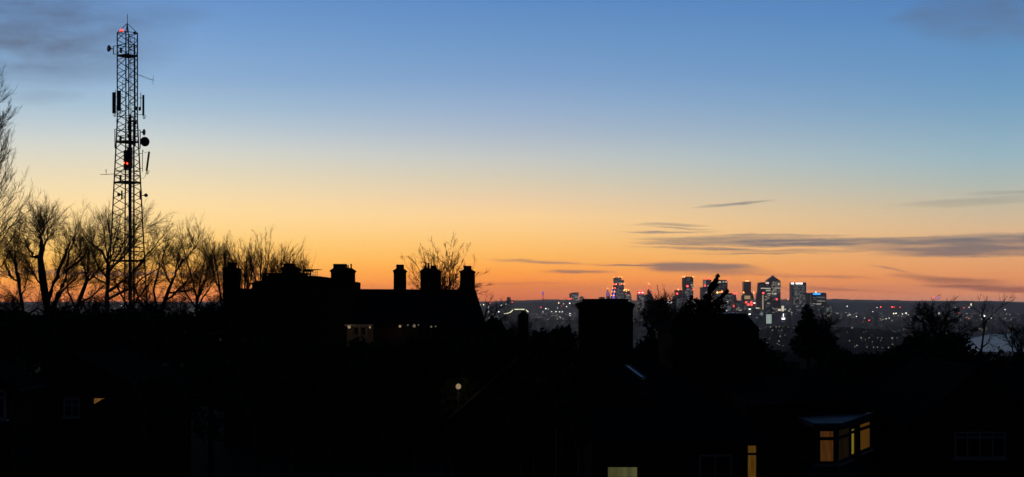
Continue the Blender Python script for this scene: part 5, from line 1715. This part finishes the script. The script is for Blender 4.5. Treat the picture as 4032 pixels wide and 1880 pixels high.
# house under the big chimney
D2 = 60.0
h2, M2 = gable_house('gabled_house', 'dark gabled house carrying the biggest chimney of the view', xpx(2385, D2), D2 + 2.5, 0, 6.0, 5, zpx(1545, D2), zpx(1312, D2))
s2 = D2 / F
ch = MB().box(xpx(2282, D2), xpx(2493, D2), D2 + .1, D2 + 1.1, zpx(1470, D2), zpx(1218, D2)).build('chimney', m_brick, h2)
MB().box(xpx(2276, D2), xpx(2496, D2), D2 + .05, D2 + 1.15, zpx(1217.9, D2), zpx(1208, D2)).build('corbel', m_brick, ch)
MB().box(xpx(2270, D2), xpx(2499, D2), D2, D2 + 1.2, zpx(1207.9, D2), zpx(1198, D2)).build('corbel', m_brick, ch)
MB().frus(xpx(2267, D2), xpx(2500, D2), D2 - .03, D2 + 1.23, zpx(1197.9, D2), xpx(2298, D2), xpx(2474, D2), D2 + .2, D2 + 1.0, zpx(1186, D2)).build('flaunching', m_brick, ch)
MB().frus(xpx(2296, D2), xpx(2475, D2), D2 + .18, D2 + 1.02, zpx(1185.9, D2), xpx(2298, D2), xpx(2474, D2), D2 + .2, D2 + 1.0, zpx(1180, D2)).build('cap_slab', m_brick, ch)
MB().bar((xpx(2296, D2), D2 + .6, zpx(1180, D2)), (xpx(2476, D2), D2 + .6, zpx(1180, D2)), .03, 5).build('cap_ridge', m_brick, ch)

# slim chimney on its own roof
D3 = 76.0
h3, M3 = gable_house('gabled_house', 'dark house low in the middle with one slim chimney', xpx(2070, D3), D3 + 4.5, 0, 7.6, 9, zpx(1640, D3), zpx(1392, D3))
chimney(h3, D3, 2040, 2081, 1252, 1480, (1.2, 0), (2052, 2071, 1232, 1226.5), [], .6, .6)
# house carrying the skylights
sx, sy = xpx(2424, 50), 50
h4, M4 = gable_house('skylight_house', 'dark pitched roof with a pale skylight facing right', sx + .55, sy + 1.1, math.radians(-25), 4.2, 5, zpx(1590, 50), zpx(1430, 50))
sl4 = (zpx(1430, 50) - zpx(1590, 50)) / 2.1


def skylight(parent, M, ridge, slope, x0, x1, y0, y1, side=1):
    mb = MB(M)
    mk = lambda x, y, up: (side * x, y, ridge - x * slope + up)
    P = [mk(x0, y0, .05), mk(x1, y0, .05), mk(x1, y1, .05), mk(x0, y1, .05)]
    Q = [mk(x0, y0, .12), mk(x1, y0, .12), mk(x1, y1, .12), mk(x0, y1, .12)]
    mb.hexa(P, Q)
    o = mb.build('skylight', m_sky_glass, parent)
    f = MB(M)
    ct = [mk(x0, y0, .12), mk(x1, y0, .12), mk(x1, y1, .12), mk(x0, y1, .12)]
    for a, b in zip(ct, ct[1:] + ct[:1]):
        f.bar(a, b, .035, 4)
    f.build('skylight_frame', m_steel_dark, o)
    return o


skylight(h4, M4, zpx(1430, 50), sl4, .30, .92, -1.25, -.78)
# flat-roofed house right of the conifer
D5 = 66.0
fx0, fx1 = xpx(2862, D5), xpx(2966, D5)
h5 = thing('flat_roofed_house', 'dark house with a hipped flat-topped roof right of the conifer', 'house', ((fx0 + fx1) / 2, D5, ground((fx0 + fx1) / 2, D5) - .4))
MB().box(fx0 - 2.5, xpx(2988, D5), D5, D5 + 7, ground(fx0, D5) - .4, zpx(1305, D5)).build('wall', m_brick, h5)
MB().frus(fx0 - 2.8, xpx(2994, D5), D5 - .3, D5 + 7.3, zpx(1305, D5) + .01, fx0 - 1.2, xpx(2950, D5), D5 + .8, D5 + 5.5, zpx(1238, D5)).build('roof', m_tile, h5)
MB().box(xpx(2868, D5), xpx(2950, D5), D5 + .9, D5 + 5, zpx(1238.5, D5), zpx(1235.5, D5)).build('roof_deck', m_lead, h5)

# lit bay-window house at the lower right
D6 = 49.0
e_cur = emit('orange_curtain_glow', (1, .36, .08), .062, streak=16)
e_cur2 = emit('amber_curtain_glow', (1, .42, .06), .075, streak=14)
e_gap = emit('bright_yellow_gap', (1, .70, .06), .17)
e_dim = emit('dim_curtain_glow', (1, .6, .35), .008, streak=10)
e_fro = emit('frosted_window_glow', (1, .95, .36), .078, streak=4)
p0 = pix(3217, 1838, D6)
t6 = thing('bay_window_house', 'dark house with an orange-lit bay window at the lower right', 'house', (p0[0] + 3.0, D6 + 5, ground(p0[0] + 3, D6) - .4))
z6 = ground(p0[0], D6) - .4
sc6 = D6 / F
bz, bh = zpx(1828, D6), (1828 - 1696) * sc6
wA = (3292 - 3217) * sc6
fr = window(t6, wallM(p0[0], D6, bz, 1, 0), wA, bh + .08, 1, 1, e_cur, m_render, .10, True, bh * .76)
dirB = (.45, .893)
bx, by = p0[0] + wA + .02, D6 + .02
wB = 2.35
for a_, w_, h_, m_, fw_ in ((0.0, 1.82, bh + .08, e_dim, .09), (1.86, .72, bh * .93, e_gap, .085), (3.2, 1.9, bh, e_cur2, .10)):
    window(t6, wallM(bx + dirB[0] * a_, by + dirB[1] * a_, bz + (.0 if a_ < 1 else .04), *dirB), w_, h_, 1, 1, m_, m_render, fw_, a_ != 1.86, bh * .76)
MB(wallM(bx + dirB[0] * 2.59, by + dirB[1] * 2.59, bz, *dirB)).box(0, .60, -.05, .05, 0, bh + .08).build('bay_pier', m_render, t6)
ex, ey = bx + dirB[0] * 5.2, by + dirB[1] * 5.2
# bay apron and flat lead roof
for nm, za, zb_, m_ in (('bay_apron', z6, bz - .08, m_render), ('bay_roof', bz + bh + .085, bz + bh + .26, m_lead)):
    g_ = .0 if nm == 'bay_apron' else .14
    q = [(p0[0] - g_, D6 - g_), (bx + g_, by - g_), (ex + g_, ey), (ex - 2.4, ey + .6), (p0[0] - g_, D6 + 3.4)]
    mb = MB()
    n = len(q)
    mb.add([(x, y, za) for x, y in q] + [(x, y, zb_) for x, y in q], [tuple(range(n))[::-1], tuple(range(n, 2 * n))] + [(i, (i + 1) % n, n + (i + 1) % n, n + i) for i in range(n)])
    mb.build(nm, m_, t6)
# house body behind the bay
MB().hexa([(ex - 5.0, ey - 2.0, z6), (ex - .25, ey - .30, z6), (ex + .6, ey + 5.2, z6), (ex - 4.5, ey + 7, z6)], [(ex - 5.0, ey - 2.0, zpx(1590, 52)), (ex - .25, ey - .30, zpx(1590, 52)), (ex + .6, ey + 5.2, zpx(1590, 52)), (ex - 4.5, ey + 7, zpx(1590, 52))]).build('wall', m_brick, t6)
mb = MB()
zt = zpx(1590, 52) + .01
mb.add([(ex - 3.6, ey - 2.0, zt), (ex + .1, ey - .1, zt), (ex + 1.0, ey + 5.5, zt), (ex - 5, ey + 7.4, zt), (ex - 1.5, ey + 2.2, zpx(1470, 54)), (ex - 1.2, ey + 4.6, zpx(1470, 54))], [(0, 1, 4), (1, 2, 5, 4), (2, 3, 5), (3, 0, 4, 5), (3, 2, 1, 0)])
mb.build('roof', m_tile, t6)

# neighbouring house with a tall orange window and a frosted one
D7 = 42.0
x7 = xpx(2700, D7)
z7 = ground(x7, D7) - .4
t7 = thing('terrace_house', 'dark house with a tall orange window and a frosted greenish window at the bottom', 'house', (x7, D7, z7))
MB().box(xpx(2330, D7), xpx(2990, D7), D7, D7 + 5, z7, zpx(1736, D7)).build('wall', m_brick, t7)
mb = MB()
zt = zpx(1736, D7) + .01
mb.add([(xpx(2320, D7), D7 - .3, zt), (xpx(3000, D7), D7 - .3, zt), (xpx(3000, D7), D7 + 5.3, zt), (xpx(2320, D7), D7 + 5.3, zt), (xpx(2330, D7), D7 + 2.5, zpx(1625, D7)), (xpx(2960, D7), D7 + 2.5, zpx(1625, D7))], [(0, 1, 5, 4), (1, 2, 5), (2, 3, 4, 5), (3, 0, 4), (3, 2, 1, 0)])
mb.build('roof', m_tile, t7)
window(t7, wallM(xpx(2386, D7), D7 - .07, zpx(1884, D7), 1, 0), (2514 - 2386) * D7 / F, (1884 - 1832) * D7 / F, 1, 1, e_fro, m_render, .05, True)
window(t7, wallM(xpx(2934, D7), D7 - .07, zpx(1925, D7), 1, 0), (2983 - 2934) * D7 / F, (1925 - 1746) * D7 / F, 1, 1, emit('tall_curtain_glow', (1, .46, .06), .085, streak=26), m_render, .06, True, (1925 - 1787) * D7 / F)
window(t7, wallM(xpx(2750, D7), D7 - .07, zpx(1925, D7), 1, 0), (2880 - 2750) * D7 / F, (1925 - 1790) * D7 / F, 2, 1, m_glass, m_white, .05, True)

# far right house with a wide bay and two skylights
D8 = 52.0
h8, M8 = gable_house('gabled_house', 'dark house at the right edge with a wide white-framed window and twin skylights', xpx(3840, D8), D8 + 4, 0, 4.4, 8, zpx(1660, D8), zpx(1452, D8))
window(h8, wallM(xpx(3755, D8), D8 - .08, zpx(1803, D8), 1, 0), (3955 - 3755) * D8 / F, (1803 - 1700) * D8 / F, 4, 1, m_glass, m_white, .055, True, (1803 - 1722) * D8 / F)
# its neighbour, side on, with the twin roof lights in the front slope
D9 = 66.0
x9 = xpx(3900, D9)
h9, M9 = gable_house('gabled_house', 'dark pitched roof with two faint roof lights side by side at the right', x9, D9 + 3.5, math.radians(-90), 8, 9, zpx(1640, D9), zpx(1450, D9))
sl9 = (zpx(1450, D9) - zpx(1640, D9)) / 4
for k in range(2):
    skylight(h9, M9, zpx(1450, D9), sl9, 1.0, 1.75, -.75 + k * .75, -.2 + k * .75)
D10 = 60.0
h10, M10 = gable_house('gabled_house', 'dark brick gable with one small white-framed window, left of the wide window', xpx(3560, D10), D10 + 3, 0, 3.4, 6, zpx(1640, D10), zpx(1540, D10))
window(h10, wallM(xpx(3485, D10), D10 - .08, zpx(1786, D10), 1, 0), (3540 - 3485) * D10 / F, (1786 - 1712) * D10 / F, 1, 1, m_glass, m_white, .06, True)
# houses at the left with dark windows and one lit gable light
D11 = 62.0
h11, M11 = gable_house('gabled_house', 'dark house at the left with a cross-barred window and one lit corner', xpx(300, D11), D11 + 4, 0, 6.4, 8, zpx(1545, D11), zpx(1400, D11))
window(h11, wallM(xpx(254, D11), D11 - .08, zpx(1642, D11), 1, 0), 64 / F * D11, 74 / F * D11, 2, 1, m_glass, m_white, .06, True, 48 / F * D11)
window(h11, wallM(xpx(368, D11), D11 - .08, zpx(1600, D11), 1, 0), 52 / F * D11, 36 / F * D11, 1, 1, emit('orange_gable_light', (1, .45, .09), .13, streak=6), m_render, .05, True)
# the porch roof whose slope cuts off the lit pane
pr = MB().prism([(xpx(360, 60), zpx(1606, 60)), (xpx(425, 60), zpx(1567, 60)), (xpx(560, 60), zpx(1567, 60)), (xpx(560, 60), zpx(1640, 60)), (xpx(360, 60), zpx(1640, 60))], 59.2, 61.8)
pr.build('porch_roof', m_tile, h11)
MB().box(xpx(370, 60), xpx(556, 60), 59.6, 61.7, ground(-20, 60) - .4, zpx(1641, 60)).build('porch_wall', m_brick, h11)
D12 = 45.0
h12, M12 = gable_house('gabled_house', 'dark house cut by the left edge with a white-framed window', xpx(-160, D12), D12 + 1, 0, 3.2, 2, zpx(1510, D12), zpx(1400, D12))
window(h12, wallM(xpx(-70, D12), D12 - .08, zpx(1650, D12), 1, 0), 98 / F * D12, 116 / F * D12, 2, 1, m_glass, m_white, .07, True, 84 / F * D12)

# a bird far off in the orange sky
bp = pix(1433, 952, 120)
bird = thing('bird', 'tiny dark bird gliding in the empty orange sky above the chimneys', 'bird', bp)
MB().lathe(bp + np.array([-.05, 0, 0]), (1, 0, .05), [(0, .004), (.03, .018), (.07, .016), (.11, .004)], 8).build('body', m_steel_dark, bird)
for sg in (-1, 1):
    MB().hexa([bp + np.array(v) for v in ((-.01, -.03 * sg, .0), (.04, -.03 * sg, .0), (.04, -.16 * sg, .03), (.01, -.16 * sg, .03))][::sg], [bp + np.array(v) for v in ((-.01, -.03 * sg, .006), (.04, -.03 * sg, .006), (.04, -.16 * sg, .034), (.01, -.16 * sg, .034))][::sg]).build('wing', m_steel_dark, bird)
